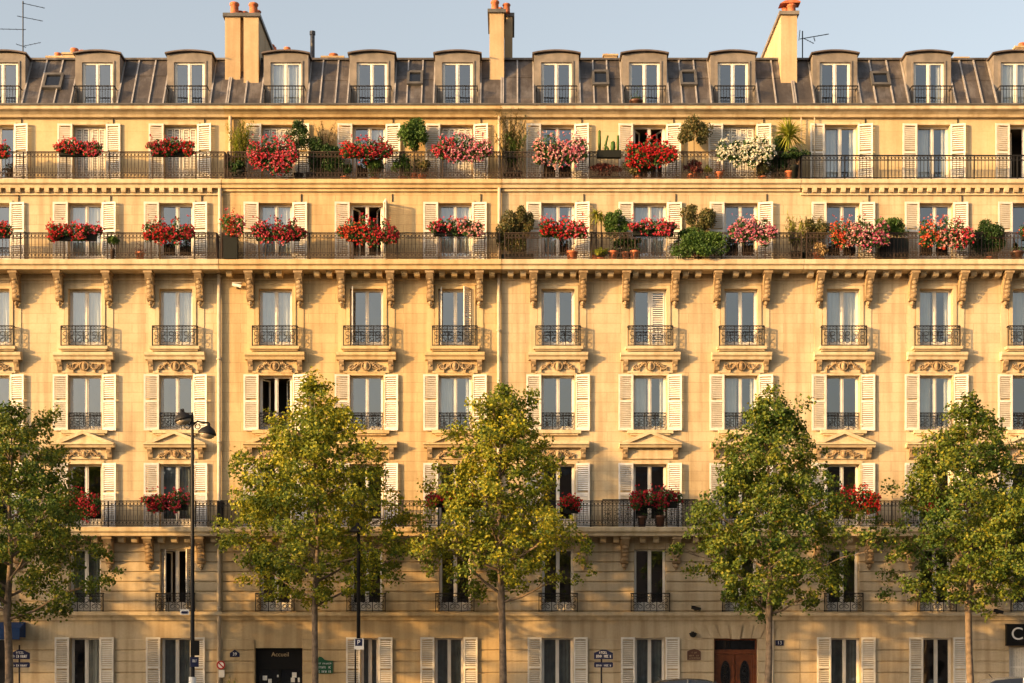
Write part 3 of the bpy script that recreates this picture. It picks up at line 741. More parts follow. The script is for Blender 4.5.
G3='win'
A,iA=build('A',-148,222.5,[-98,-7,85,176],[-92,-2.5,89.3,180.5],[-82,3,97.5,189.5],['plain','plain','plain','plain'],
 (['plain','plain','louver','louver'],['plain','plain','sheer','plain'],['sheer']*4,['plain']*4,['plain','plain','dark','heavy'],['plain','plain','heavy','open']),
 'cream stone apartment building at the far left, behind the double-headed street lamp',
 [('open',-60,9,637),('win',85,1.05,'right'),('win',176,1.05,'heavy')],['tri','tri','tri','tri'],None)
B,iB=build('B',222.5,502,[275.5,366.5,455],[278,369,456.8],[286,372,457.5],['sheer','plain','plain'],
 (['louver','right','louver'],['sheer','open','sheer'],['sheer','plain','plain'],['open','plain','half'],['plain','plain','plain'],['plain','plain','plain']),
 'golden stone apartment building with the black glazed entrance and green plaque at street level',
 [('open',255,302.5,648),('win',369.5,.62,'heavy'),('win',449,1.0,'heavy')],['tri','flat','tri'],None)
C,iC=build('C',502,800,[558,650,741],[557.5,649.5,739.5],[556.5,644.5,733],['plain','plain','plain'],
 (['plain','open','louver'],['half','sheer','plain'],['plain','rlouver','plain'],['plain','half','half'],['plain','plain','plain'],['plain','plain','plain']),
 'stone apartment building with the panelled brown entrance door and keystone arch',
 [('win',557.5,1.1,'heavy'),('win',650,1.05,'heavy'),('open',714,757.5,638.5)],['flat','tri','tri'],None)
D,iD=build('D',800,1172,[843,936,1029,1121],[841,933.5,1026,1118],[835,928.7,1016,1108],['plain','half','sheer','plain'],
 (['half','half','open','plain'],['plain','plain','plain','plain'],['sheer','half','sheer','sheer'],['plain','half','plain','plain'],['plain','plain','plain','plain'],['plain','plain','plain','plain']),
 'pale stone apartment building at the far right end, above the black shop fascia',
 [('win',845.5,1.05,'heavy'),('win',937.5,1.05,'plain'),('open',1009,1060,646.5)],['tri','tri','tri','tri'],None)

for xx in (X(618,-.73),X(650,-.73),X(682,-.73)): inst('railing_panel',guard_mesh(1.08,.93,.0),C,(xx,-.735,ZB2+.03))
# downpipes
def pipe(bld,px,za,zb,y=-.10,r=.06,elbow=None):
    b=MB(); x=X(px); b.tube([(x,y,za),(x,y,zb)],r,10)
    z=za+1
    while z<zb: b.tube([(x,y,z),(x,y,z+.06)],r+.018,10); b.box(x-.015,x+.015,y,.0 if y<0 else y+.1,z+.01,z+.05); z+=2.9
    emit(b,'downpipe',M['pipe'],bld,(x,y,za),True)
pipe(A,219.5,-.1,ZB5-.33,-.11,.065); pipe(A,220.5,ZB5+.0,ZB6-.29,-.11,.065); pipe(B,228,ZB6,ZCOR,Y6-.12,.06)
pipe(B,498.8,3.8,ZB5-.33,-.11,.06); pipe(B,499.3,ZB5,ZB6-.29,-.11,.06); pipe(B,499,ZB6,ZCOR,Y6-.12,.05); pipe(D,803.5,ZB6,ZCOR,Y6-.12,.02); pipe(D,817,ZB6,ZCOR,Y6-.12,.02); pipe(C,772.5,-.1,3.4,-.075,.03)
# skylights
def skylight(bld,px0,px1,py0,py1,lab=None):
    x0,x1=X(px0,1.6),X(px1,1.6); t0=(Z(py1,1.6)-ZR0)/(ZR1-ZR0); t1=(Z(py0,1.8)-ZR0)/(ZR1-ZR0)
    nx=RY1-RY0; nz=ZR1-ZR0; L=math.hypot(nx,nz); py_,pz_=-nz/L,nx/L
    def pt(x,t,h): return (x,RY0+nx*t+py_*h,ZR0+nz*t+pz_*h)
    def bx(b,xa,xb,ta,tb,h0,h1):
        b.add([pt(xa,ta,h0),pt(xb,ta,h0),pt(xb,tb,h0),pt(xa,tb,h0),pt(xa,ta,h1),pt(xb,ta,h1),pt(xb,tb,h1),pt(xa,tb,h1)],[(0,3,2,1),(4,5,6,7),(0,1,5,4),(1,2,6,5),(2,3,7,6),(3,0,4,7)])
    b=MB(); f=.09; ft=.04
    bx(b,x0,x1,t0,t0+ft,0,.12); bx(b,x0,x1,t1-ft,t1,0,.12); bx(b,x0,x0+f,t0+ft,t1-ft,0,.12); bx(b,x1-f,x1,t0+ft,t1-ft,0,.12)
    o=emit(b,'skylight',M['lead'],bld,pt((x0+x1)/2,t0,0))
    b=MB(); bx(b,x0+f,x1-f,t0+ft,t1-ft,.03,.07); emit(b,'pane',M['carglass'],o,pt((x0+x1)/2,t0,0))
skylight(A,44,63,75,92); skylight(B,407,423,72,87); skylight(C,592,609,71,88); skylight(C,680,697,71,88); skylight(D,871,890,73,88); skylight(D,1075,1092,73,88)
# chimneys
def chimney(bld,blocks,depth,yf,pots,capc='lead',recess=True,low=None):
    """blocks: list of (px0,px1,pytop,pybase,yfront)"""
    b=MB(); cap=MB()
    for (a,c,t,e,y) in blocks:
        x0,x1=X(a,y),X(c,y); zt=Z(t,y); b.box(x0,x1,y,y+depth,ZR0,zt)
        cap.box(x0-.07,x1+.07,y-.08,y+depth+.06,zt+.002,zt+.13)
    o=emit(b,'chimney',M['chim'],bld,(X(blocks[0][0]),yf,ZR0)); emit(cap,'chimney_cap',M[capc],o,(X(blocks[0][0]),yf,ZR0))
    for (px,pyb,pyt,y,r) in pots:
        x=X(px,y); zb=Z(pyb,y); zt=Z(pyt,y); q=MB(); h=zt-zb
        q.lathe([(r,0),(r*.92,h*.1),(r*.86,h*.75),(r*1.05,h*.8),(r*1.05,h*.92),(r*.9,h)],(x,y,zb),12)
        emit(q,'chimney_pot',M['terra'],o,(x,y,zb),True)
    return o
chimney(B,[(225,240.2,17,70,1.7),(243.6,258.5,17,77,1.6)],4.2,1.6,
  [(234.5,15,3,2.1,.17),(253.5,15,3.5,2.1,.17),(240,16,11.5,2.4,.12),(245,16,12,2.6,.12),(257,19,11,3.0,.15),(260,28,21,4.0,.13),(271,54,45,5.6,.14)])
b=MB(); b.box(X(240,1.9),X(244,1.9),1.95,5.8,ZR0,Z(17.5,1.9)); emit(b,'chimney_web',M['chim'],B,(X(242,1.9),1.9,ZR0))
chimney(C,[(489.5,504,13,76,1.7),(504.4,512.5,17,64,2.6)],2.0,1.7,[(495,13,1,2.2,.15),(506.5,13,4,2.3,.14),(500,14,8,2.8,.11)])
chimney(D,[(781,797,15,79,1.6)],4.6,1.6,[(791.5,14,5,1.9,.17),(786,14,8,2.2,.16)],capc='dorm')
b=MB(); 
xh=X(789.5,2.0)
b.prism_y([(xh-.38,Z(6,2)),(xh-.2,Z(3,2)),(xh+.15,Z(2,2)),(xh+.36,Z(3.5,2)),(xh+.36,Z(5,2)),(xh-.2,Z(5.5,2))],1.75,2.25); 
emit(b,'chimney_cowl',M['terra'],D,(xh,2,Z(6,2)))
for k in range(7):
    y=2.6+.5*k; q=MB(); x=X(782,1.6)+.18; zt=Z(15,1.6)+.13
    q.lathe([(.13,0),(.11,.05),(.1,.22),(.13,.24),(.12,.3)],(x,y,zt),10); emit(q,'chimney_pot',M['terra'],D,(x,y,zt),True)
# small stacks behind the ridges
def stack(bld,px0,px1,py0,y,pots):
    b=MB(); x0,x1=X(px0,y),X(px1,y); zt=Z(py0,y); b.box(x0,x1,y,y+.7,ZR1-.1,zt); b.box(x0-.05,x1+.05,y-.05,y+.75,zt+.002,zt+.07)
    o=emit(b,'chimney',M['chim'],bld,(x0,y,ZR1))
    for (px,pyt,r) in pots:
        q=MB(); x=X(px,y); h=Z(pyt,y)-zt-.07; q.lathe([(r,0),(r*.88,h*.6),(r*1.08,h*.8),(r,h)],(x,y+.35,zt+.07),10); emit(q,'chimney_pot',M['terra'],o,(x,y+.35,zt),True)
stack(A,47,62,58,4.5,[(55.5,50,.13),(60,55,.08)]); stack(A,63,84,54.5,4.0,[(72,45.5,.15),(80,47.5,.14)])
stack(B,262,300,57,6.0,[(272,44,.12),(280,49,.11),(286,44.5,.13),(298,48,.12)]); stack(B,322,343,58,5.0,[(332.5,51,.17)])
stack(C,604,617,56,5.5,[(607,51,.09),(613,51.5,.1)]); stack(D,955,968,59,5,[(962,55,.15)])
stack(D,1016,1040,48,3.2,[(1025,40,.14)])
b=MB(); x=X(312.5,4); b.tube([(x,4,ZR1-.1),(x,4,Z(33,4))],.085,10); b.tube([(x,4,Z(35,4)),(x,4,Z(31.5,4))],.11,10); emit(b,'flue_pipe',M['pipe_dk'],B,(x,4,ZR1))

# ground-floor entrances
# black glazed entrance of B
x0,x1=X(255),X(302.5); zt=Z(648)
b=MB(); b.box(x0,x1,.2,.27,zt-.75,zt); b.box(x0,x0+.12,.2,.27,0,zt-.75); b.box(x1-.12,x1,.2,.27,0,zt-.75); b.box(x0+.8,x0+.87,.2,.27,0,zt-.75)
es=emit(b,'entrance',M['black'],B,((x0+x1)/2,.2,0))
b=MB(); b.quad((x0+.12,.24,.02),(x1-.12,.24,.02),(x1-.12,.24,zt-.75),(x0+.12,.24,zt-.75)); emit(b,'pane',M['carglass'],es,((x0+x1)/2,.24,0))
b=MB(); b.box(x0+.02,x1-.02,.3,1.2,0.01,zt-.02); emit(b,'interior',M['room'],es,((x0+x1)/2,.3,0))
def text_obj(txt,size,mat,parent,loc,ext=.006,name='lettering',align='CENTER'):
    cu=bpy.data.curves.new('t','FONT'); cu.body=txt; cu.size=size; cu.extrude=ext; cu.align_x=align; cu.align_y='CENTER'
    o=bpy.data.objects.new('t',cu); COL.objects.link(o); bpy.context.view_layer.update()
    me=bpy.data.meshes.new_from_object(o); bpy.data.objects.remove(o); 
    for v in me.vertices: v.co=Vector((v.co.x,-v.co.z,v.co.y))
    me.materials.clear(); me.materials.append(mat); me.name=name
    return link(name,me,parent,loc)
def strokes(px0,px1,z,h,y,seed):
    b=MB(); rr=random.Random(seed); x=px0
    while x<px1-.02:
        w=rr.uniform(.022,.045)
        if rr.random()<.88:
            b.box(x,x+.010,y-.004,y,z,z+h)
            if rr.random()<.6: b.box(x+.010,x+w-.006,y-.004,y,z+h-.010,z+h)
            if rr.random()<.6: b.box(x+.010,x+w-.006,y-.004,y,z,z+.010)
            if rr.random()<.4: b.box(x+w-.010,x+w,y-.004,y,z+.011,z+h-.011)
        x+=w+.012
    return b
text_obj('Accueil',.21,M['gold'],es,(X(279.5),.19,Z(654.5)),name='lettering')
b=MB(); 
for (px,py,w,h) in ((264,678,.16,.16),(269,681,.12,.14),(293.5,675,.16,.18),(292,680,.14,.16),(299,680,.14,.16),(277,676,.06,.08)):
    b=MB(); b.box(X(px)-w/2,X(px)+w/2,.225,.238,Z(py)-h/2,Z(py)+h/2); emit(b,'sticker',M['paper'],es,(X(px),.23,Z(py)))
# oak door of C
x0,x1=X(714),X(757.5); zt=Z(638.5); xm=(x0+x1)/2
b=MB(); zT=Z(651)
b.box(x0,x1,.18,.28,zT-.12,zT+.05); b.box(x0,x0+.1,.18,.28,0,zT-.12); b.box(x1-.1,x1,.18,.28,0,zT-.12)
b.box(x0,x0+.06,.18,.26,zT+.05,zt); b.box(x1-.06,x1,.18,.26,zT+.05,zt); b.box(x0+.06,x1-.06,.18,.26,zt-.06,zt)
dr=emit(b,'entrance_door',M['wood'],C,(xm,.2,0))
for s in (-1,1):
    b=MB(); xa,xb=sorted((xm+s*.012,x0+.1 if s<0 else x1-.1)); xa+=.004; xb-=.004; z1=zT-.13
    b.box(xa,xb,.22,.26,.03,z1)
    cxm=(xa+xb)/2
    for (za,zb_) in ((.15,.75),):
        b.box(xa+.08,xb-.08,.2,.22,za,zb_); b.box(xa+.12,xb-.12,.185,.2,za+.05,zb_-.05)
    b.box(xa,xa+.07,.2,.22,.03,z1); b.box(xb-.07,xb,.2,.22,.03,z1); b.box(xa+.07,xb-.07,.2,.22,z1-.1,z1); b.box(xa+.07,xb-.07,.2,.22,.85,.95)
    lf=emit(b,'door_leaf',M['wood'],dr,(cxm,.22,0))
    b=MB(); n=16; b.prism_y([(cxm+.15*math.cos(2*PI*k/n),1.5+.47*math.sin(2*PI*k/n)) for k in range(n)],.205,.22); 
    emit(b,'door_glass',M['carglass'],dr,(cxm,.2,1.5))
    b=MB()
    for k in range(n):
        a0,a1=2*PI*k/n,2*PI*(k+1)/n
        b.tube([(cxm+.16*math.cos(a0),.2,1.5+.49*math.sin(a0)),(cxm+.16*math.cos(a1),.2,1.5+.49*math.sin(a1))],.018,5)
    for k in range(4): b.ring(cxm,.195,1.2+.2*k,.07,.02,.015,10)
    emit(b,'door_grille',M['iron'],dr,(cxm,.2,1.5))
b=MB(); b.sphere((xm+.1,.17,1.05),.035); emit(b,'handle',M['gold'],dr,(xm,.17,1.05))
b=MB(); b.box(x0+.06,x1-.06,.22,.225,zT+.05,zt-.06); emit(b,'transom_glass',M['carglass'],dr,(xm,.22,zT))
# voussoirs + keystone
b=MB(); zk0=Z(638.2); zk1=Z(625)
for k in range(-3,4):
    if k==0: continue
    bx0=xm+(k-.5)*.33+(.03 if k>0 else -.03); t=k*.10
    b.prism_y([(bx0+.01,zk0),(bx0+.32,zk0),(bx0+.32+t*1.0,zk1),(bx0+.01+t,zk1)],-.045,-.0)
b.prism_y([(xm-.14,zk0-.03),(xm+.14,zk0-.03),(xm+.19,zk1),(xm-.19,zk1)],-.09,-.0)
emit(b,'keystone',M['loC'],C,(xm,0,zk0))
# shop front at D
x0,x1=X(1009),X(1060)
b=MB(); b.box(x0,x0+.08,.1,.2,0,Z(646.5)); b.box(x1-.08,x1,.1,.2,0,Z(646.5)); b.box(x0+.08,x1-.08,.1,.2,Z(668),Z(666)); 
sf=emit(b,'shop_front',M['white'],D,((x0+x1)/2,.1,0))
b=MB(); b.box(x0+.08,x1-.08,.16,.17,.02,Z(646.5)-.02); emit(b,'lace_panel',M['lace'],sf,((x0+x1)/2,.16,0))
b=MB(); xx=x0+.08
while xx<x1-.1: b.box(xx,xx+.018,.145,.158,.02,Z(646.5)-.02); xx+=.09
emit(b,'lace_stripe',M['white'],sf,((x0+x1)/2,.15,0))
# left open shopfront of A
x0,x1=X(-60),X(9)
b=MB(); b.box(x1-.12,x1,.1,.2,0,Z(637)); b.box(x0,x0+.1,.1,.2,0,Z(637)); b.box(x0+.1,x1-.12,.1,.2,Z(640),Z(637)); b.box(x1-.62,x1-.56,.1,.2,0,Z(640))
sf=emit(b,'shop_front',M['white'],A,((x0+x1)/2,.1,0))
b=MB(); b.quad((x0+.1,.16,.02),(x1-.12,.16,.02),(x1-.12,.16,Z(640)),(x0+.1,.16,Z(640))); emit(b,'pane',M['glass'],sf,((x0+x1)/2,.1,0))
b=MB(); b.box(x0+.05,x1-.05,.3,1.6,0,Z(637)-.05); emit(b,'interior',M['room'],sf,((x0+x1)/2,.3,0))

# ------------------------------------------------------------------ setting
def tilemat(name,col,sc_,rough=.85):
    m,nt,b=newmat(name); b.inputs['Roughness'].default_value=rough
    g=nt.nodes.new('ShaderNodeNewGeometry'); n=nt.nodes.new('ShaderNodeTexNoise'); n.inputs['Scale'].default_value=sc_; n.inputs['Detail'].default_value=10
    nt.links.new(g.outputs['Position'],n.inputs['Vector']); r=nt.nodes.new('ShaderNodeValToRGB'); r.color_ramp.elements[0].position=.3; r.color_ramp.elements[1].position=.7
    r.color_ramp.elements[0].color=(*[c*.75 for c in col],1); r.color_ramp.elements[1].color=(*[c*1.2 for c in col],1)
    nt.links.new(n.outputs['Fac'],r.inputs['Fac']); nt.links.new(r.outputs['Color'],b.inputs['Base Color']); return m
b=MB(); b.quad((-400,-300,-.16),(400,-300,-.16),(400,400,-.16),(-400,400,-.16)); struct(emit(b,'ground',tilemat('earth',(.12,.11,.10),.5)))
b=MB(); b.quad((-150,-50,-.152),(150,-50,-.152),(150,-8.1,-.152),(-150,-8.1,-.152)); struct(emit(b,'road',tilemat('asphalt',(.055,.053,.05),3)))
b=MB(); b.box(-150,150,-7.8,-.0,-.3,-.004); struct(emit(b,'pavement',tilemat('paving',(.26,.245,.22),1.5)))
b=MB(); b.box(-150,150,-8.1,-7.803,-.3,.0); struct(emit(b,'kerb',simple('granite_kerb',(.3,.29,.27),.8,noise=.2)))
b=MB(); b.box(-150,150,-80,-50,-.3,-.004); struct(emit(b,'far_pavement',tilemat('paving_far',(.26,.245,.22),1.5)))

# ------------------------------------------------------------------ vegetation
def leaf(b,c,size,rr,up=.2,asp=.75,out=None):
    n=Vector((rr.gauss(0,1),rr.gauss(0,1),rr.gauss(0,1)+up))
    if out is not None: n+=out*1.0
    if n.length<1e-3:n=Vector((0,0,1))
    n.normalize(); a=Vector((rr.gauss(0,1),rr.gauss(0,1),rr.gauss(0,1)-.5)); u=(a-n*a.dot(n)); 
    if u.length<1e-3: u=Vector((1,0,0))
    u.normalize(); w=n.cross(u); s=size*rr.uniform(.7,1.25)
    k=n*s*.12
    p0=c-u*s*.5; p1=c+w*s*asp*.5-u*s*.05+k; p2=c+u*s*.5; p3=c-w*s*asp*.5-u*s*.05+k
    m=len(b.v); b.v.extend([tuple(p0),tuple(p1),tuple(p2),tuple(p3)]); b.f.extend([(m,m+1,m+2),(m,m+2,m+3)])
def lleaf(b,p0,p1,w,up=Vector((0,0,1)),sag=.0,n=3):
    d=p1-p0; s=d.cross(up); s=s.normalized()*w if s.length>1e-4 else Vector((w,0,0))
    base=len(b.v)
    for i in range(n+1):
        t=i/n; q=p0+d*t-Vector((0,0,1))*sag*t*t; ww=s*(1-t)*(.55+.9*t) if i<n else s*.02
        b.v.extend([tuple(q-ww*.5),tuple(q+ww*.5)])
    for i in range(n): k=base+2*i; b.f.append((k,k+1,k+3,k+2))
def make_tree(name,seed,hw_l,hw_r,zb,zt,leafmat,ncl=430,nl=34,lean=0,trunk_r=.105,profile=None,fork=None,lsz=.108):
    rr=random.Random(seed); H=zt-zb
    prof=profile or [(0,.45),(.08,.80),(.25,1.0),(.42,.93),(.6,.78),(.75,.58),(.88,.34),(.96,.16),(1,.05)]
    def pr(t):
        for i in range(len(prof)-1):
            if prof[i][0]<=t<=prof[i+1][0]:
                k=(t-prof[i][0])/(prof[i+1][0]-prof[i][0]); return prof[i][1]*(1-k)+prof[i+1][1]*k
        return .05
    ph=[rr.uniform(0,6.28) for _ in range(6)]
    def rad(t,a):
        hw=(hw_l if math.cos(a)<0 else hw_r); hd=(hw_l+hw_r)/2
        r=math.hypot(hw*math.cos(a),hd*.95*math.sin(a))*pr(t)
        return r*(1+.16*math.sin(3*a+ph[0]+t*6)+.12*math.sin(5*a+ph[1]-t*11)+.10*math.sin(t*23+ph[2]+2*a))
    tb=MB(); fk=fork or zb+.2
    zz=[0,.4,1.2,fk*.6,fk,zb+H*.25,zb+H*.5,zb+H*.75,zb+H*.93]
    wob=[(rr.gauss(0,.03),rr.gauss(0,.03)) for _ in zz]; wob[0]=wob[1]=(0,0)
    cen=[Vector((lean*z/zt+w[0]*(1+z*.15),w[1]*(1+z*.15),z-(.05 if i==0 else 0))) for i,(z,w) in enumerate(zip(zz,wob))]
    rads=[trunk_r*1.55,trunk_r*1.15,trunk_r*1.02,trunk_r*.95,trunk_r*.9,trunk_r*.62,trunk_r*.42,trunk_r*.24,trunk_r*.08]
    tb.tube(cen,rads,10)
    def axis(z):
        for i in range(len(zz)-1):
            if zz[i]<=z<=zz[i+1]:
                k=(z-zz[i])/(zz[i+1]-zz[i]); return cen[i].lerp(cen[i+1],k)
        return cen[-1]
    lb=MB(); tw=MB(); cl=[]
    nb=22
    for i in range(nb):
        t0=-.04+.82*(i/nb); z0=max(fk*.93,zb+H*t0); a=i*2.4+rr.uniform(-.4,.4); te=min(.97,max(.03,t0+rr.uniform(.10,.24))); r=rad(te,a)*.86
        s=axis(z0); e=axis(zb+H*te)*1.0; e=Vector((e.x+r*math.cos(a),e.y+r*math.sin(a),zb+H*te))
        m1=s.lerp(e,.35)+Vector((0,0,-.12*r*.3)); m2=s.lerp(e,.7)+Vector((rr.gauss(0,.06),rr.gauss(0,.06),.02*r))
        br=trunk_r*(.42-.25*t0)
        tb.tube([s,m1,m2,e],[br,br*.7,br*.42,br*.15],6,False)
        for k in range(5):
            q=s.lerp(e,rr.uniform(.35,.95)); a2=a+rr.uniform(-1.3,1.3); l=rr.uniform(.3,.8)
            q2=q+Vector((math.cos(a2)*l,math.sin(a2)*l,rr.uniform(.0,.45))); tb.tube([q,q.lerp(q2,.5)+Vector((0,0,.04)),q2],[br*.28,br*.2,br*.07],4,False); cl.append((q2,1.0))
    tries=0
    while len(cl)<ncl and tries<ncl*6:
        tries+=1
        t=rr.random()**.85; a=rr.uniform(0,2*PI); R_=rad(t,a)
        if rr.random()>pr(t)+.12: continue
        f=rr.random()**.42; c=axis(zb+H*t)
        p=Vector((c.x+R_*f*math.cos(a),c.y+R_*f*math.sin(a),zb+H*t+rr.gauss(0,.1)-.25*f*f*(1-t)))
        cl.append((p,f))
    for (p,f) in cl:
        cr=rr.uniform(.15,.36); sq=rr.uniform(.5,.8)
        c0=axis(min(max(p.z,zb),zt*.98)); out=Vector((p.x-c0.x,p.y-c0.y,.3)); 
        if out.length>0: out.normalize()
        n=int(nl*1.8*rr.uniform(.6,1.4)*(cr/.28)**1.6)
        for _ in range(n):
            d=Vector((rr.gauss(0,1),rr.gauss(0,1),rr.gauss(0,sq))); d=d.normalized()*cr*rr.random()**.5*Vector((1,1,sq)).length/1.5
            leaf(lb,p+d,lsz,rr,up=.5,asp=.8,out=out)
    me_t=tb.mesh('trunk',M['bark'],True); me_l=lb.mesh('crown',leafmat); me_w=tw.mesh('twig',M['twig'])
    return me_t,me_l,me_w
TY=-5.2
def place_tree(meshes,x,y,label,group='plane trees along the pavement',s=1,rz=0):
    r=empty('plane_tree',(x,y,0),label,'tree',group); r.scale=(s,s,s); r.rotation_euler=(0,0,rz)
    link('trunk',meshes[0],r,(x,y,0)); link('crown',meshes[1],r,(x,y,0)); return r
def TX(px): return X(px,TY)
def TZ(py): return Z(py,TY)
P1=[(0,.22),(.07,.70),(.2,1.0),(.34,.94),(.5,.80),(.66,.66),(.8,.47),(.9,.28),(.97,.12),(1,.03)]
P2=[(0,.22),(.08,.75),(.18,1.0),(.32,.92),(.48,.74),(.62,.66),(.78,.50),(.9,.28),(.97,.12),(1,.04)]
P3=[(0,.15),(.06,.45),(.18,.85),(.34,1.0),(.5,.82),(.64,.60),(.8,.40),(.92,.20),(1,.03)]
k=.0315
t0=make_tree('t0',1,3.1,96*k,TZ(612),TZ(400),M['leafT2'],ncl=520,profile=P1,fork=TZ(612),trunk_r=.13)
t1=make_tree('t1',2,106*k,103*k,TZ(598),TZ(380),M['leafT'],ncl=680,profile=P1,fork=TZ(604),trunk_r=.105)
t2=make_tree('t2',3,82*k,88*k,TZ(594),TZ(387),M['leafT'],ncl=500,profile=P2,fork=TZ(594),trunk_r=.125)
t3=make_tree('t3',4,90*k,104*k,TZ(612),TZ(391),M['leafT2'],ncl=590,profile=P3,fork=TZ(606),trunk_r=.115)
t4=make_tree('t4',5,94*k,90*k,TZ(604),TZ(400),M['leafT2'],ncl=520,profile=P1,fork=TZ(608),trunk_r=.115)
t5=make_tree('t5',6,2.4,2.4,4.2,7.6,M['leafT2'],ncl=260,profile=P1,trunk_r=.1)
place_tree(t0,TX(9),TY,'plane tree cut by the left edge of the picture, in front of the blue awning')
place_tree(t1,TX(316),TY,'broad yellow-green plane tree right of the double-headed lamp, beside the green plaque')
place_tree(t2,TX(502),TY,'narrow golden plane tree standing in the middle of the terrace')
place_tree(t3,TX(769),TY,'dark green plane tree just right of the brown entrance door')
place_tree(t4,TX(970),TY,'dark green plane tree left of the black shop fascia')
place_tree(t5,X(1050,-8),-7.0,'lower plane tree whose crown enters at the right edge of the picture')
# trees of the same avenue further left, beyond the frame: they throw the dappled shade on the lower storeys
xs=[-28,-38]
for i,x in enumerate(xs): place_tree([t1,t3,t2,t4,t1][i],x,TY,'plane tree of the same avenue, out of the picture to the left','plane trees beyond the frame',1.0,i*1.3)
for i,xx in enumerate((-23,-29.6,-36,-44,-52.5,-60)): place_tree([t3,t1,t4,t0,t1][i%5],xx,-20+(.9 if i%2 else -.6),'plane tree of the same avenue, out of the picture to the left','plane trees beyond the frame',1.06,i*1.7)

# ---- balcony plants
def blossoms(b,p,rr,s):
    n=rr.randint(3,5)
    for _ in range(n):
        leaf(b,p+Vector((rr.gauss(0,s*.35),rr.gauss(0,s*.35),rr.gauss(0,s*.35))),s,rr,up=.3,asp=.95,out=Vector((0,-1.2,0)))
def flowers(px0,px1,py0,py1,y,cols,label,seed,leafm='leafG',dens=1.0,box=True,droop=0,boxdark=True,balc=0,boxpx=None):
    rr=random.Random(seed)
    x0,x1=X(px0+2.5,y),X(px1-2.5,y); z1,z0=Z(py0,y),Z(py1,y); w=x1-x0; h=z1-z0; xc=(x0+x1)/2
    zb=z0+h*.15 if droop==0 else z0+h*droop
    root=empty('flower_box',(xc,y,zb-.02),label,'flower box','flower boxes on the balconies')
    lb=MB(); fbs=[MB() for _ in cols]
    if box:
        bb=MB(); bw=min(w*.86,1.5)/2
        if boxpx: xa,xb=X(boxpx[0],y),X(boxpx[1],y)
        else: xa,xb=xc-bw,xc+bw
        bb.prism_x([(y-.10,zb-.02),(y+.10,zb-.02),(y+.12,zb+.17),(y-.12,zb+.17)][::-1],xa,xb); bb.box(xa-.01,xb+.01,y-.13,y+.13,zb+.171,zb+.19)
        emit(bb,'planter',M['trough'] if boxdark else M['terra'],root,(xc,y,zb))
    # lumps
    nl=max(4,int(w/.22)); lumps=[]
    for i in range(nl):
        t=(i+.5)/nl; x=x0+w*t+rr.gauss(0,.03); e=1-abs(2*t-1)**2.5*.55
        zc=z0+h*(.58+rr.uniform(-.08,.08)); lumps.append((x,y-.10+rr.uniform(-.1,.06),zc,.19+.06*rr.random(),h*.42*e*rr.uniform(.62,1.3)))
        if droop<=.2 and rr.random()<.4: lumps.append((x,y-.2,z0+h*.22,.12,h*.22))
        if droop>.2 : lumps.append((x,y-.22,z0+h*.3*rr.uniform(.8,1.5)*(1.3-e*.3),.15,h*.28*e))
    tot=int(w*h*1700*dens)
    for i in range(tot):
        L=rr.choice(lumps); d=Vector((rr.gauss(0,1),rr.gauss(0,1),rr.gauss(0,1))).normalized()*rr.random()**.4
        p=Vector((L[0]+d.x*.20,L[1]+d.y*L[3],L[2]+d.z*L[4])); leaf(lb,p,.075,rr,up=.3,asp=.95)
    nf=int(w*h*185*dens)
    for i in range(nf):
        L=rr.choice(lumps); d=Vector((rr.gauss(0,1),-abs(rr.gauss(0,1.2)),rr.gauss(.15,1))).normalized()*rr.uniform(.85,1.12)
        p=Vector((L[0]+d.x*.22,L[1]+d.y*(L[3]+.03),L[2]+d.z*L[4]*1.05))
        t=(p.x-x0)/w; ci=min(len(cols)-1,max(0,int(t*len(cols)+rr.gauss(0,.35))))
        blossoms(fbs[ci],p,rr,.058)
    for i in range(int(w*7)):     # stray stems with a bloom
        x=x0+rr.random()*w; zt=z1+rr.uniform(-.02,.14); p=Vector((x,y-.05+rr.uniform(-.15,.1),zt)); lleaf(lb,Vector((x,y-.05,z0+h*.6)),p,.008)
        blossoms(fbs[rr.randrange(len(cols))],p,rr,.05)
    emit(lb,'foliage',M[leafm],root,(xc,y,zb))
    for c,fb in zip(cols,fbs): 
        if fb.v: emit(fb,'blossoms',M['f_'+c],root,(xc,y,zb))
    return root
def pot(root,x,y,z,r,h,mat='terra'):
    b=MB(); b.lathe([(r*.72,0),(r*.95,h*.78),(r*1.08,h*.8),(r*1.08,h),(r*.95,h),(r*.9,h*.93)],(x,y,z),14); emit(b,'pot',M[mat],root,(x,y,z),True)
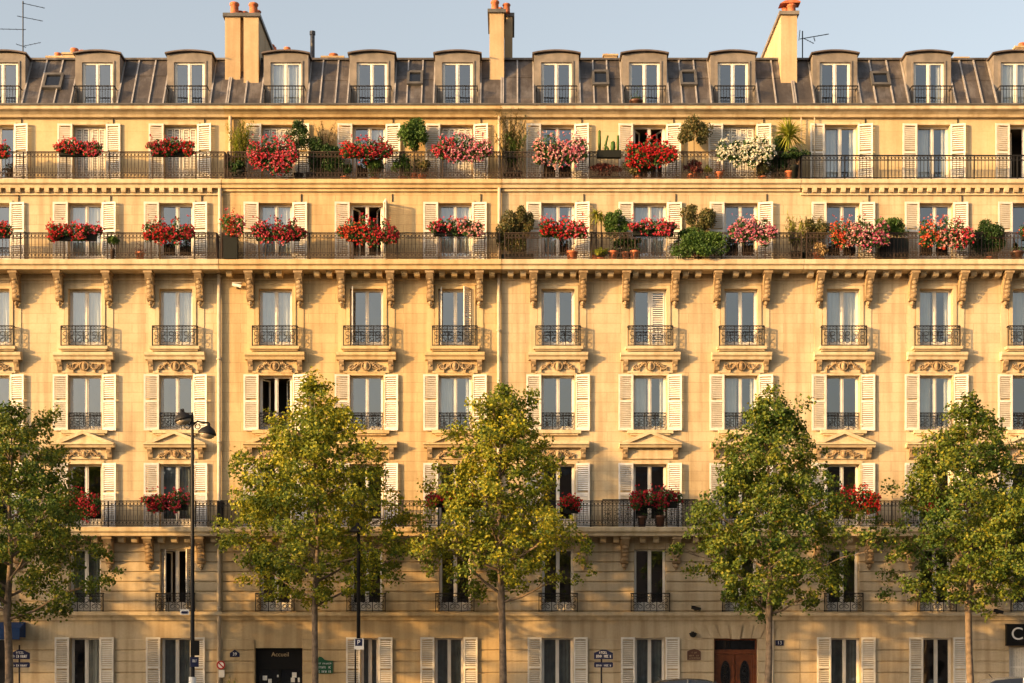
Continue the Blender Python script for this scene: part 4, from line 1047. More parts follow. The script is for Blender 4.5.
def shrub(px0,px1,py0,py1,y,leafm,label,seed,zfloor,trunk=False,potr=.16,poth=.28,potmat='terra',dens=1.0,lsz=.085,name='potted_shrub',shape='ball',trough=False,cat='potted plant'):
    rr=random.Random(seed)
    x0,x1=X(px0,y),X(px1,y); z1,z0=Z(py0,y),Z(py1,y); xc=(x0+x1)/2; zc=(z0+z1)/2; rx=(x1-x0)/2*1.16; rz=(z1-z0)/2*1.08
    root=empty(name,(xc,y,zfloor),label,cat)
    if trough:
        b=MB(); b.prism_x([(y-.13,zfloor+.003),(y+.13,zfloor+.003),(y+.16,zfloor+poth),(y-.16,zfloor+poth)][::-1],xc-rx*.85,xc+rx*.85); emit(b,'planter',M[potmat],root,(xc,y,zfloor))
    else: pot(root,xc,y,zfloor+.003,potr,poth,potmat)
    b=MB(); top=z0+.25*(z1-z0)
    for k in range(1 if trunk else 5):
        dx=0 if trunk else rr.uniform(-.4,.4)*rx
        b.tube([(xc,y,zfloor+poth-.02),(xc+dx*.4+rr.gauss(0,.02),y,(zfloor+top)/2),(xc+dx,y+rr.gauss(0,.05),zc)],[.026,.02,.01],6)
    emit(b,'stem',M['twig'],root,(xc,y,zfloor))
    lb=MB(); ry=min(rx,.33); n=int((x1-x0)*(z1-z0)*3300*dens*(.085/lsz)**2)
    lumps=[]
    for k in range(16):
        d=Vector((rr.gauss(0,1),rr.gauss(0,1),rr.gauss(0,1))).normalized()*rr.uniform(.4,.78)*(1 if rr.random()<.75 else 1.15); lumps.append((xc+d.x*rx,y+d.y*ry,zc+d.z*rz,rr.uniform(.26,.5)))
    for i in range(n):
        L=rr.choice(lumps); d=Vector((rr.gauss(0,1),rr.gauss(0,1),rr.gauss(0,1))).normalized()*L[3]*rr.random()**.35
        leaf(lb,Vector((L[0]+d.x*rx,L[1]+d.y*ry,L[2]+d.z*rz)),lsz,rr,up=.4,asp=.6)
    emit(lb,'foliage',M[leafm],root,(xc,y,zfloor))
    return root
def spiky(px,py0,py1,r_px,y,leafm,label,seed,zfloor,n=70,potmat='terra',name='potted_palm',trunk=True,arch=.25):
    rr=random.Random(seed); x=X(px,y); zt=Z(py0,y); r=r_px*S; root=empty(name,(x,y,zfloor),label,'potted plant'); pot(root,x,y,zfloor+.003,.16,.3,potmat)
    zc=Z(py1,y) ; b=MB(); b.tube([(x,y,zfloor+.28),(x+.02,y,(zc+zfloor)/2),(x,y,zc)],[.035,.028,.022],7); emit(b,'stem',M['twig'],root,(x,y,zfloor))
    lb=MB()
    for i in range(n):
        d=Vector((rr.gauss(0,1),rr.gauss(0,.8),rr.gauss(.45,.7))).normalized(); l=r*rr.uniform(.75,1.15); p0=Vector((x,y,zc+rr.uniform(-.05,.12))); p1=p0+Vector((d.x*l,d.y*l*.8,d.z*(zt-zc)*rr.uniform(.7,1.05)))
        lleaf(lb,p0,p1,.08,sag=arch*rr.uniform(.3,1.2),n=4)
    emit(lb,'fronds',M[leafm],root,(x,y,zfloor)); return root
def bamboo(px0,px1,py0,py1,y,leafm,label,seed,zfloor,n=26,dens=1):
    rr=random.Random(seed); x0,x1=X(px0,y),X(px1,y); zt=Z(py0,y); xc=(x0+x1)/2; root=empty('potted_bamboo',(xc,y,zfloor),label,'potted plant'); pot(root,xc,y,zfloor+.003,.2,.32,'trough')
    b=MB(); lb=MB()
    for i in range(n):
        xe=rr.uniform(x0,x1); z=zt-rr.random()**1.5*(zt-zfloor)*.45; p0=Vector((xc+rr.gauss(0,.08),y+rr.gauss(0,.06),zfloor+.3)); p1=Vector((xe,y+rr.gauss(0,.12),z)); m=p0.lerp(p1,.6)+Vector(((xc-xe)*.15,0,.08))
        b.tube([p0,m,p1],[.009,.007,.003],4)
        for k in range(int(40*dens)):
            t=rr.uniform(.3,1); q=(p0.lerp(m,t/.6) if t<.6 else m.lerp(p1,(t-.6)/.4)); q2=q+Vector((rr.gauss(0,.09),rr.gauss(0,.08),rr.gauss(-.03,.06))); lleaf(lb,q,q2,.038,sag=.02,n=2)
    emit(b,'cane',M['twig'],root,(xc,y,zfloor)); emit(lb,'foliage',M[leafm],root,(xc,y,zfloor)); return root

Y6F=-.22; Y5F=-.86; Y2F=-.80
F6=ZB6; F5=ZB5; F2=ZB2
def pl(y): return y
six='on the sixth-floor balcony rail'; fif='on the fifth-floor balcony rail'
flowers(-14,11,144,160,Y6F,['red'],'red flower box cut by the left edge of the picture '+six,101)
flowers(54,102,141,158,Y6F,['red','redpink'],'first whole red geranium box from the left '+six,102)
flowers(146,195,140,158,Y6F,['crimson','red'],'crimson geranium box above the second bay, ending the left building '+six,103)
flowers(247,299,138,177,Y6F,['redpink','redpink'],'large pink-red geranium cascade spilling far down the sixth-floor railing beside the tall chimney bay',104,droop=.55,dens=1.15)
flowers(340,394,140,164,Y6F,['red','crimson'],'bright red geranium box left of the round topiary '+six,105,droop=.3)
flowers(432,492,137,165,Y6F,['redpink','pink','pink'],'wide pink and rose geranium box right of the round topiary '+six,106,droop=.35,dens=1.1)
flowers(533,588,136,171,Y6F,['peach','pink'],'pale pink and peach petunia cascade left of the cactus trough '+six,107,droop=.45)
flowers(624,676,139,173,Y6F,['red','red'],'deep scarlet geranium cascade below the dark open window '+six,108,droop=.45,dens=1.15)
flowers(716,775,138,170,Y6F,['white','white'],'white petunia cascade, the only white flowers '+six,109,droop=.4)
flowers(-8,13,223,240,Y5F,['red'],'red flower box cut by the left edge '+fif,110)
flowers(48,102,223,243,Y5F,['red','redpink'],'red geranium box on the first whole bay from the left '+fif,111)
flowers(145,196,220,247,Y5F,['red','crimson'],'red geranium box left of the pale downpipe '+fif,112,droop=.3)
flowers(250,306,221,246,Y5F,['redpink','crimson'],'red geranium box just right of the tall planter '+fif,113,droop=.25)
flowers(337,398,220,249,Y5F,['orange','red','crimson'],'straggling red box in front of the open dark window '+fif,114,droop=.3)
flowers(428,483,220,238,Y5F,['redpink','peach'],'red and pale pink geranium box left of the tall boxwood '+fif,115)
flowers(538,587,219,243,Y5F,['red','redpink'],'red geranium box right of the tall boxwood '+fif,116,droop=.3)
flowers(627,679,220,238,Y5F,['redpink','redpink'],'rose-red geranium box above the terracotta pots '+fif,117)
flowers(727,776,217,249,Y5F,['pink','pink'],'pink petunia ball right of the big green bush '+fif,118,droop=.4)
flowers(829,888,219,253,Y5F,['orange','peach','magenta','magenta'],'orange, cream and magenta petunia cascade '+fif,119,droop=.4)
flowers(918,971,220,253,Y5F,['orange','peach','redpink'],'orange-red and pink petunia cascade near the right end '+fif,120,droop=.4)
flowers(1018,1040,222,243,Y5F,['orange'],'orange geraniums cut by the right edge '+fif,121)
flowers(60,101,489,524,Y2F,['crimson'],'dark red geranium box behind the leftmost tree on the second-floor balcony',122,droop=.4)
flowers(142,193,491,513,Y2F,['crimson','redpink'],'crimson geranium box beside the lamp post on the second-floor balcony',123)
flowers(425,478,489,510,Y2F,['crimson','red'],'dark red geranium box left of the middle tree on the second-floor balcony',124)
flowers(560,582,494,516,Y2F,['red'],'small red flower box half hidden behind the middle tree on the second-floor balcony',125)
flowers(630,682,488,511,Y2F,['crimson','crimson'],'crimson geranium box under the triangular pediment between two trees on the second-floor balcony',126)
flowers(834,879,487,514,Y2F,['crimson','red'],'red geranium box right of the dark tree on the second-floor balcony',127)
flowers(908,955,493,512,Y2F,['red'],'red flower box showing through the right-hand tree on the second-floor balcony',128)
# greenery, sixth floor
bamboo(223,253,118,0,.22,'leafY','yellow-green potted bamboo at the left end of the middle sixth-floor balcony',201,F6,30,1.3)
shrub(286,311,120,152,.1,'leafD','small spiky conifer in a dark pot behind the pink-red cascade',202,F6,trunk=True,dens=.55,lsz=.07,potmat='trough',name='potted_conifer')
shrub(306,341,136,177,.05,'leafD','dark evergreen shrub filling a trough between two red flower boxes on the sixth floor',203,F6,trough=True,potmat='trough')
bamboo(312,338,121,0,.3,'leafTan','dry tan feathery plant behind the dark evergreen shrub',204,F6,16,.8)
shrub(363,386,158,176,.05,'leafV','low green bush under the bright red geraniums left of the topiary',205,F6,poth=.1)
shrub(400,428,115,149,.1,'leafV','round clipped topiary tree standing on a thin trunk above the sixth-floor railing',206,F6,trunk=True,dens=1.3,name='topiary_tree')
shrub(393,413,156,176,.02,'leafV','low green shrub at the left foot of the round topiary',207,F6,poth=.12)
shrub(414,430,158,174,.02,'leafO','brownish low shrub at the right foot of the round topiary',208,F6,poth=.2)
bamboo(493,526,107,0,.2,'leafO','tall olive-toned climbing bamboo reaching the cornice over the downpipe',209,F6,34,1.5)
bamboo(503,530,128,0,.05,'leafV','green leafy bamboo clump in front of the tall olive one',210,F6,20,1.4)
shrub(591,620,164,176,.0,'leafR','low purple-leaved hedge under the cactus trough',211,F6,trough=True,poth=.12,potmat='trough')
shrub(622,652,160,177,.0,'leafO','pale variegated low shrub under the scarlet cascade',212,F6,poth=.1,dens=.8)
shrub(678,710,117,150,.0,'leafO','tall loose olive shrub between scarlet and white flowers',213,F6,trunk=True,dens=.75)
shrub(704,712,166,174,.0,'leafY','tiny yellow-green plant in a pot under the olive shrub',214,F6,potr=.09,poth=.12)
shrub(768,787,133,176,.05,'leafD','dark green bush at the foot of the spiky palm',215,F6,poth=.2,potmat='trough')
spiky(789,111,136,21,-.05,'leafY','spiky potted palm on a thin trunk at the right end of the middle sixth-floor balcony',216,F6,230)
bamboo(232,250,128,0,.0,'leafY','dense yellow-green leafy plant in front of the potted bamboo beside the downpipe',240,F6,34,1.5)
shrub(228,246,160,177,-.02,'leafD','low dark plant at the foot of the yellow-green bamboo',241,F6,poth=.14,potmat='trough')
shrub(338,352,162,177,.0,'leafD','small dark plant at the left foot of the bright red geraniums',242,F6,poth=.12)
shrub(755,770,160,177,-.02,'leafO','olive low plant under the right half of the white petunias',243,F6,poth=.12)
shrub(686,704,160,176,.02,'leafR','reddish low plant below the tall loose olive shrub',244,F6,poth=.12)
shrub(780,808,150,160,-.1,'leafD','dark trailing plant in the trough under the spiky palm',245,F6,poth=.5,potr=.14,potmat='trough')
bamboo(786,828,216,0,-.4,'leafO','olive wispy bush behind the light yellow-green one on the fifth floor',246,F5,22,1.4)
spiky(601,209,219,12,-.45,'leafY','second small yellow-green palm rising behind the leafy green shrub',247,F5,50)
shrub(612,640,236,248,-.5,'leafD','dark low foliage above the terracotta pots on the fifth floor',248,F5,trough=True,potmat='trough',poth=.4)
bamboo(313,335,124,0,.25,'leafO','olive feathery plant standing among the dry tan stems',249,F6,14,1.2)
# cactus trough
yy=-.2; root=empty('cactus_trough',(X(609,yy),yy,Z(158,yy)),'dark trough of upright cacti hanging on the sixth-floor rail','cactus trough')
b=MB(); b.prism_x([(yy-.1,Z(158,yy)),(yy+.1,Z(158,yy)),(yy+.12,Z(151,yy)),(yy-.12,Z(151,yy))][::-1],X(597,yy),X(621,yy)); emit(b,'planter',M['trough'],root,(X(609,yy),yy,Z(158,yy)))
b=MB(); rr=random.Random(3)
for (px,pt,r,bend) in ((599.5,131,.055,0),(605,136,.04,.1),(613,142,.09,0),(618,136,.05,0),(609,145,.04,-.15)):
    x=X(px,yy); z0=Z(151.5,yy); z1=Z(pt,yy); b.tube([(x,yy,z0),(x+bend*.3,yy,(z0+z1)/2),(x+bend,yy,z1),(x+bend,yy,z1+.03)],[r*.9,r,r*.8,r*.3],8)
emit(b,'cactus',M['leafV'],root,(X(609,yy),yy,Z(151,yy)),True)
# small pots
def lone_pot(px,y,zf,r,h,label,mat='terra',plant=None,seed=1):
    x=X(px,y); root=empty('flower_pot',(x,y,zf),label,'flower pot'); pot(root,x,y,zf+.003,r,h,mat)
    lb=MB(); rr=random.Random(seed)
    for i in range(90): leaf(lb,Vector((x+rr.gauss(0,r*.6),y+rr.gauss(0,r*.5),zf+h+abs(rr.gauss(0,r*.8)))),.05,rr)
    emit(lb,'foliage',M[plant or 'leafG'],root,(x,y,zf))
lone_pot(690,-.05,F6,.12,.2,'small terracotta pot on the floor under the olive shrub')
lone_pot(719,-.05,F6,.15,.27,'orange terracotta pot left of the white petunias',plant='leafR')
lone_pot(637,-.05,F6,.11,.16,'terracotta pot at the foot of the scarlet cascade')
lone_pot(140,-.6,F5,.16,.28,'red planted pot between the two left geranium boxes on the fifth floor',plant='leafR')
lone_pot(613,-.62,F5,.17,.31,'leftmost of the three terracotta pots in a row on the fifth floor')
lone_pot(625.5,-.62,F5,.13,.28,'middle and smallest of the three terracotta pots in a row on the fifth floor')
lone_pot(634.5,-.62,F5,.17,.32,'rightmost of the three terracotta pots in a row on the fifth floor')
lone_pot(572,-.62,F5,.2,.3,'red pot below the geranium box right of the boxwood',plant='leafR')
lone_pot(1017,-.6,F5,.22,.3,'red-brown pot at the right edge of the fifth-floor balcony',mat='brown')
lone_pot(642,-.62,F2,.16,.38,'left dark red pot under the crimson box on the second-floor balcony',mat='brown')
lone_pot(660,-.62,F2,.18,.40,'right dark red pot under the crimson box on the second-floor balcony',mat='brown')
lone_pot(636,1.1,ZR0+.06,.22,.36,'planted pot behind the railing of a dormer window in the roof',mat='brown',seed=5)
# fifth floor greenery
r_=flowers(222,245,212,237,-.74,['orange','redpink'],'tall red-tipped plant in a dark planter right of the pale downpipe on the fifth floor',220,leafm='leafV',dens=1.1,box=False)
b=MB(); b.prism_x([(-.88,F5+.003),(-.6,F5+.003),(-.56,F5+.8),(-.92,F5+.8)][::-1],X(224,-.74),X(238,-.74)); emit(b,'planter',M['trough'],r_,(X(231),-.74,F5))
shrub(106,119,236,244,-.75,'leafV','tiny trailing green plant right of the first red box on the fifth floor',221,F5,potr=.08,poth=.35,potmat='iron2')
shrub(501,534,204,262,-.55,'leafO','tall dense boxwood at the middle downpipe on the fifth floor',222,F5,dens=1.25,trough=True,potmat='trough',poth=.2)
spiky(596,204,216,13,-.5,'leafY','small yellow-green palm left of the three terracotta pots',223,F5,60)
shrub(603,628,211,238,-.5,'leafV','leafy green shrub above the three terracotta pots',224,F5,trunk=True)
shrub(592,608,246,258,-.65,'leafY','small yellow-green bush at the foot of the fifth-floor palm',225,F5,poth=.06)
shrub(682,714,206,233,-.4,'leafO','dark olive shrub standing behind the big green bush',226,F5,trunk=True,dens=1.2)
shrub(673,723,228,261,-.88,'leafV','big green bush spilling through the fifth-floor railing',227,F5,dens=1.1,poth=.08,potr=.05,potmat='trough')
bamboo(783,808,213,0,-.5,'leafY','light yellow-green wispy bush right of the pink petunias',228,F5,18,1.2)
shrub(806,829,217,238,-.5,'leafO','olive green bush left of the orange and magenta cascade',229,F5,trunk=True)
shrub(810,829,241,257,-.6,'leafTan','dry tan tuft on the fifth-floor balcony floor',230,F5,poth=.06,dens=.6)
shrub(878,908,217,236,-.6,'leafV','clipped green hedge in a tall dark planter right of the magenta cascade',231,F5,trough=True,potmat='trough',poth=.75)
shrub(970,1007,220,254,-.6,'leafD','rounded dark green bush near the right end of the fifth floor',232,F5,poth=.1,dens=1.2)
bamboo(227,237,674,0,-1.2,'leafY','small leafy plant beside the black entrance at street level',233,0,12,1)
sh=shrub(768,790,505,522,-.6,'leafD','dark shrub hidden in the tree on the second-floor balcony',234,F2,poth=.2)

M['opp']=simple('opposite_stone_darkened',(.13,.085,.06),.9,noise=.3,scale=1)  # opposite walls: stone colour darkened so the lower panes mirror less light
# terrace across the avenue, behind the viewpoint (seen only mirrored in the lower panes)
for q in range(3):
    xa=-75+50*q; xb=xa+49.9; ht=19+.6*q
    r_=empty('apartment_building',((xa+xb)/2,-96,0),['shaded apartment building across the avenue, leftmost, out of the picture','shaded apartment building across the avenue, middle one, out of the picture','shaded apartment building across the avenue, rightmost, out of the picture'][q],'building')
    ops=[(x,x+1.3,zz,zz+2) for x in [xa+1.5+3.1*n for n in range(15)] for zz in (.8,4.2,7.6,11,14.4)]
    b=MB(); wall_mb(b,xa,xb,-.2,ht,0,ops,.3); b.v=[((xa+xb)-v[0],-96-v[1],v[2]) for v in b.v]; emit(b,'wall',M['opp'],r_,((xa+xb)/2,-96,0))
    b=MB(); b.box(xa,xb,-104,-97,-.2,ht); emit(b,'interior',M['room'],r_,((xa+xb)/2,-96,0))
    b=MB(); b.prism_x([(-108,ht),(-95.7,ht),(-96.5,ht+2),(-107,ht+2)],xa,xb); emit(b,'roof',M['zinc'],r_,((xa+xb)/2,-96,ht))

# ------------------------------------------------------------------ street furniture
def lamp(px,y,ztop,label,heads=True,r=.07):
    x=X(px,y); root=empty('street_lamp',(x,y,0),label,'street lamp','street lamps')
    b=MB(); b.lathe([(.19,0),(.19,.1),(.14,.16),(.13,.8),(r+.03,.95),(r,1.05),(r*.95,2.5),(r*.75,ztop-1.2),(r*.6,ztop-.25),(.035,ztop-.1),(.015,ztop)],(x,y,0),14)
    emit(b,'pole',M['iron'],root,(x,y,0),True)
    return root,x
LY=-6.6
zt=Z(412,LY); L,lx=lamp(192.5,LY,zt,'tall double-headed black street lamp with signs on its post, left of the broad tree')
def lamp_head(root,px,pyb,side,tilt):
    hx=X(px,LY); hz=Z(pyb,LY); 
    b=MB(); b.lathe([(.28,0),(.29,.02),(.265,.08),(.20,.17),(.11,.23),(.05,.27),(.04,.33),(.015,.37)],(0,0,0),18)
    o=link('lamp_shade',b.mesh('lamp_shade',M['iron'],True),root,(hx,LY-.05,hz),(0,R(tilt),0))
    b=MB(); b.lathe([(.04,-.14),(.14,-.12),(.21,-.07),(.25,-.003)],(0,0,0),16); link('lamp_glass',b.mesh('lamp_glass',M['lampglass'],True),root,(hx,LY-.05,hz),(0,R(tilt),0))
    b=MB(); pz=Z(424.5,LY); b.tube([(lx,LY,pz-.02),(lx+(hx-lx)*.35,LY-.02,pz+.10),(lx+(hx-lx)*.75,LY-.04,pz+.05),(hx+(.05 if side>0 else -.02),LY-.05,hz+.36)],.028,7); b.ring(lx+side*.16,LY,pz-.06,.08,.03,.03,10)
    emit(b,'lamp_arm',M['iron'],root,(lx,LY,pz),True)
lamp_head(L,184,420.5,-1,-14); lamp_head(L,207.5,434.5,1,10)
b=MB(); b.tube([(lx,LY,Z(425,LY)),(lx,LY,Z(422,LY))],.07,10); emit(b,'collar',M['iron'],L,(lx,LY,Z(424,LY)))
b=MB(); b.tube([(lx,LY,Z(692,LY)),(lx,LY,Z(677,LY))],.115,14); emit(b,'white_base_band',M['letw'],L,(lx,LY,.6))
def signbox(name,x,y,z,w,h,mat,label,cat,parent=None,shape='rect',lines=0,border=None,t=.02,group=None):
    b=MB()
    if shape=='rect': poly=[(x-w/2,z-h/2),(x+w/2,z-h/2),(x+w/2,z+h/2),(x-w/2,z+h/2)]
    else: poly=[(x-w/2,z-h/2),(x+w/2,z-h/2)]+[(x+w/2*math.cos(a),z+h*.18+h*.32*math.sin(a)) for a in [PI*k/10 for k in range(11)]]
    b.prism_y(poly,y-t,y)
    o=emit(b,name,M[mat],parent,(x,y,z))
    if parent is None: tag(o,label,cat,group)
    for k in range(lines):
        zz=z+h*.5-h*(k+1)/(lines+1)-.02*h-(h*.05 if shape!='rect' else 0); q=strokes(x-w*.38,x+w*.38,zz,h*.42/(lines+.6),y-t-.001,hash((round(x,2),k))%999 if False else int(abs(x)*37)+k)
        emit(q,'lettering',M['letw'],o,(x,y,zz))
    return o
# sign things on lamp post
y=LY-.09
signbox('post_sign',X(195.3,y),y,Z(648,y),.26,.46,'black','dark traffic signal box on the lamp post above the blue square','sign')
o=signbox('post_sign',X(194.5,y),y-.01,Z(662,y),.27,.31,'navy','square blue sign on the lamp post','sign',lines=1)
o=signbox('post_sign',X(184.5,y),y+.05,Z(612,y),.28,.17,'paper','small white panel fixed left of the lamp post below the first floor','sign'); 
b=MB(); b.box(X(184.5,y)-.1,X(184.5,y)+.1,y+.02,y+.029,Z(612,y)-.05,Z(612,y)+.03); emit(b,'symbol',M['navy'],o,(X(184.5,y),y,Z(610,y)))
# second pole
y2=-6.3; x=X(358.5,y2); root=empty('street_lamp',(x,y2,0),'black lamp post rising into the broad tree beside the shuttered window, with a parking sign','street lamp','street lamps')
b=MB(); b.tube([(x,y2,Z(640,y2)),(x,y2,Z(545,y2)),(x,y2,Z(530,y2))],[.06,.055,.05],12); b.tube([(x-.1,y2+.02,0),(x-.1,y2+.02,Z(648,y2)),(x,y2,Z(640,y2))],[.03,.025,.03],8); emit(b,'pole',M['iron'],root,(x,y2,0),True)
b=MB(); b.lathe([(.26,0),(.26,.03),(.18,.15),(.06,.22),(.05,.3)],(x,y2-.3,Z(533,y2)),14); b.tube([(x,y2,Z(532,y2)),(x,y2-.3,Z(525,y2))],.03,6); emit(b,'lamp_head',M['iron'],root,(x,y2,Z(533,y2)),True)
o=signbox('parking_sign',X(359,y2-.1),y2-.1,Z(644,y2-.1),.30,.34,'paper','white and blue parking sign at the foot of the post by the shuttered window','sign')
b=MB(); b.box(X(359,y2)-.11,X(359,y2)+.11,y2-.125,y2-.121,Z(644,y2)-.06,Z(644,y2)+.16); e=emit(b,'blue_panel',M['navy'],o,(X(359,y2),y2-.12,Z(644,y2)))
text_obj('P',.2,M['letw'],o,(X(359,y2),y2-.128,Z(642.6,y2)),.003,'symbol')
# street name signs
def street_sign(px,y,label,postpx,pz0):
    x=X(px,y); root=empty('street_name_sign',(X(postpx,y),y,0),label,'street sign','street name signs')
    w=.62
    b=MB(); xx=X(postpx,y); b.tube([(xx,y+.04,0),(xx,y+.04,Z(pz0,y))],.028,8); emit(b,'post',M['iron'],root,(xx,y,0),True)
    for (za,zb_,arch) in ((Z(659.2,y),Z(651.5,y),True),(Z(667.5,y),Z(662.2,y),False)):
        b=MB()
        if arch: poly=[(x-w/2,za),(x+w/2,za),(x+w/2,zb_-.05),(x+w*.32,zb_),(x+.08,zb_+.06),(x-.08,zb_+.06),(x-w*.32,zb_),(x-w/2,zb_-.05)]
        else: poly=[(x-w/2,za+.03),(x-w/2+.03,za),(x+w/2-.03,za),(x+w/2,za+.03),(x+w/2,zb_-.03),(x+w/2-.03,zb_),(x-w/2+.03,zb_),(x-w/2,zb_-.03)]
        b.prism_y(poly,y-.02,y); o=emit(b,'sign_plate',M['navy'],root,(x,y,za))
        h=zb_-za
        if arch: emit(strokes(x-.13,x+.13,za+h*.72,h*.28,y-.021,5),'lettering',M['letw'],o,(x,y,za))
        emit(strokes(x-w*.38,x+w*.38,za+h*.2,h*.36,y-.021,int(px)),'lettering',M['letw'],o,(x,y,za))
street_sign(603.5,-4.0,'pair of navy enamel street name plates on a post between two shuttered windows',601.5,653)
street_sign(20.5,-4.0,'pair of navy enamel street name plates on a post beside the leftmost tree trunk',19,645)
# green plaque
y=-.06; x0,x1=X(318),X(333)
b=MB(); b.prism_y([(x0,Z(673.5)),(x1,Z(673.5)),(x1,Z(661)),(X(325),Z(660)),(X(322),Z(657)),(X(319.5),Z(656.5)),(x0,Z(659))],y-.03,y)
o=tag(emit(b,'wall_plaque',M['green'],None,((x0+x1)/2,y,Z(667))),'green plaque with white lines of writing beside the broad tree trunk','plaque')
for k,(py,h) in enumerate(((663.5,.05),(667.3,.075),(671.5,.075))): emit(strokes(x0+.04,x1-.06,Z(py)-h/2,h,y-.031,40+k),'lettering',M['letw'],o,(x0,y,Z(py)))
# house number plaques
b=MB(); xh=X(235); b.prism_y([(X(230.2),Z(657)),(X(239.8),Z(657)),(X(239.8),Z(653)),(X(237.5),Z(651.5)),(xh,Z(649.7)),(X(232.5),Z(651.5)),(X(230.2),Z(653))],-.07,-.045)
o=tag(emit(b,'house_number_plate',M['navy'],None,(xh,-.05,Z(654))),'navy arched number plate left of the black entrance','house number'); text_obj('39',.15,M['letw'],o,(xh,-.073,Z(654.3)),.003)
b=MB(); b.box(X(775),X(783.3),-.07,-.045,Z(645.7),Z(640.2)); o=tag(emit(b,'house_number_plate',M['navy'],None,(X(779),-.05,Z(643))),'navy rectangular number plate right of the brown entrance door','house number'); text_obj('13',.17,M['letw'],o,(X(779.3),-.073,Z(643)),.003)
# brown plaque of C
b=MB(); b.prism_y([(X(687),Z(660)),(X(700.5),Z(660)),(X(700.5),Z(651.5)),(X(698),Z(650)),(X(694),Z(648.8)),(X(689.5),Z(650)),(X(687),Z(651.5))],-.08,-.045); o=tag(emit(b,'wall_plaque',M['brown'],None,(X(694),-.05,Z(655))),'brown arched plaque between the shutters and the brown door','plaque')
for kk,py in enumerate((652.5,655.5,658)): emit(strokes(X(688.8)+(.1 if kk==0 else 0),X(699)-(.1 if kk==0 else 0),Z(py)-.03,.05,-.081,60+kk),'lettering',M['gold'],o,(X(694),-.08,Z(py)))
# round red plaque by the downpipe
b=MB(); xr,zr=X(221,-.2),Z(665,-.2); b.prism_y([(xr+.155*math.cos(2*PI*q/18),zr+.155*math.sin(2*PI*q/18)) for q in range(18)],-.22,-.20); o=tag(emit(b,'no_parking_sign',M['letw'],None,(xr,-.2,zr)),'round red-ringed sign with a white card below, on the downpipe','sign')
b=MB(); b.ring(xr,-.224,zr,.13,.05,.008,18); b.add([(xr-.1,-.226,zr+.07),(xr-.07,-.226,zr+.1),(xr+.1,-.226,zr-.07),(xr+.07,-.226,zr-.1)],[(3,2,1,0)]); emit(b,'red_ring',M['red'],o,(xr,-.22,zr))
b=MB(); b.box(xr-.08,xr+.12,-.21,-.2,zr-.43,zr-.17); emit(b,'card',M['paper'],o,(xr,-.2,zr-.3))
b=MB(); b.box(X(34.5),X(40),-.045,-.031,Z(672),Z(664.5)); tag(emit(b,'intercom_panel',M['paper'],None,(X(37),-.04,Z(668))),'small pale intercom panel on the wall right of the left street plates','intercom')
# awning (left)
y0=-1.0
b=MB(); xa,xb=X(-60,-.6),X(21,-.6); b.prism_x([(-.03,3.34),(-.75,3.12),(-.78,3.12),(-.78,2.72),(-.75,2.72),(-.74,3.06),(-.03,3.28)][::-1],xa,xb)
o=empty('shop_awning',((xa+xb)/2,-.03,2.7),'dark blue shop awning at the bottom left corner','awning'); emit(b,'canvas',M['awn'],o,((xa+xb)/2,-.03,2.7))
b=MB(); b.prism_x([(-.03,3.28),(-.73,3.06),(-.73,2.8),(-.03,2.8)][::-1],xb-.02,xb); emit(b,'side_flap',M['awn'],o,((xa+xb)/2,-.03,2.7))
# shop fascia (right)
b=MB(); b.box(X(1006.5,-.2),X(1100,-.2),-.25,-.04,Z(645.7,-.2),Z(624,-.2)); o=tag(emit(b,'shop_fascia',M['black'],None,(X(1050),-.1,Z(635))),'black shop fascia board with pale capital letters at the bottom right corner','shop sign')
text_obj('CL',.62,M['letw'],o,(X(1010.5,-.2),-.253,Z(634.3,-.2)),.004,align='LEFT')
# dome lamps and cameras on the wall
def wallcam(px,py,label,y=-.03,kind=0):
    x,z=X(px),Z(py); root=empty('security_camera' if kind==0 else 'wall_lamp',(x,y,z),label,'security camera' if kind==0 else 'wall lamp')
    b=MB(); b.box(x-.05,x+.05,y-.02,y,z-.07,z+.07); b.tube([(x,y-.02,z),(x,y-.14,z-.01)],.02,6); emit(b,'bracket',M['iron'],root,(x,y,z))
    b=MB()
    if kind==0: b.tube([(x-.16,y-.16,z+.05),(x+.16,y-.2,z-.03)],.06,10); b.box(x-.17,x+.15,y-.24,y-.12,z+.085,z+.1)
    else: b.lathe([(.03,-.14),(.1,-.1),(.14,0),(.1,.03)],(x,y-.16,z),12)
    emit(b,'housing',M['white'] if (kind==0 and py<400) else M['iron'],root,(x,y,z))
wallcam(238,287,'white security camera under the fifth-floor balcony right of the pale downpipe'); wallcam(695,609,'dark security camera on the ledge between first-floor windows above the brown plaque',y=-.2)
wallcam(692.5,633.5,'small dark dome lamp on the wall above the brown plaque',kind=1); wallcam(995.5,612,'tiny dark floodlight on the ledge near the right fascia',y=-.2)
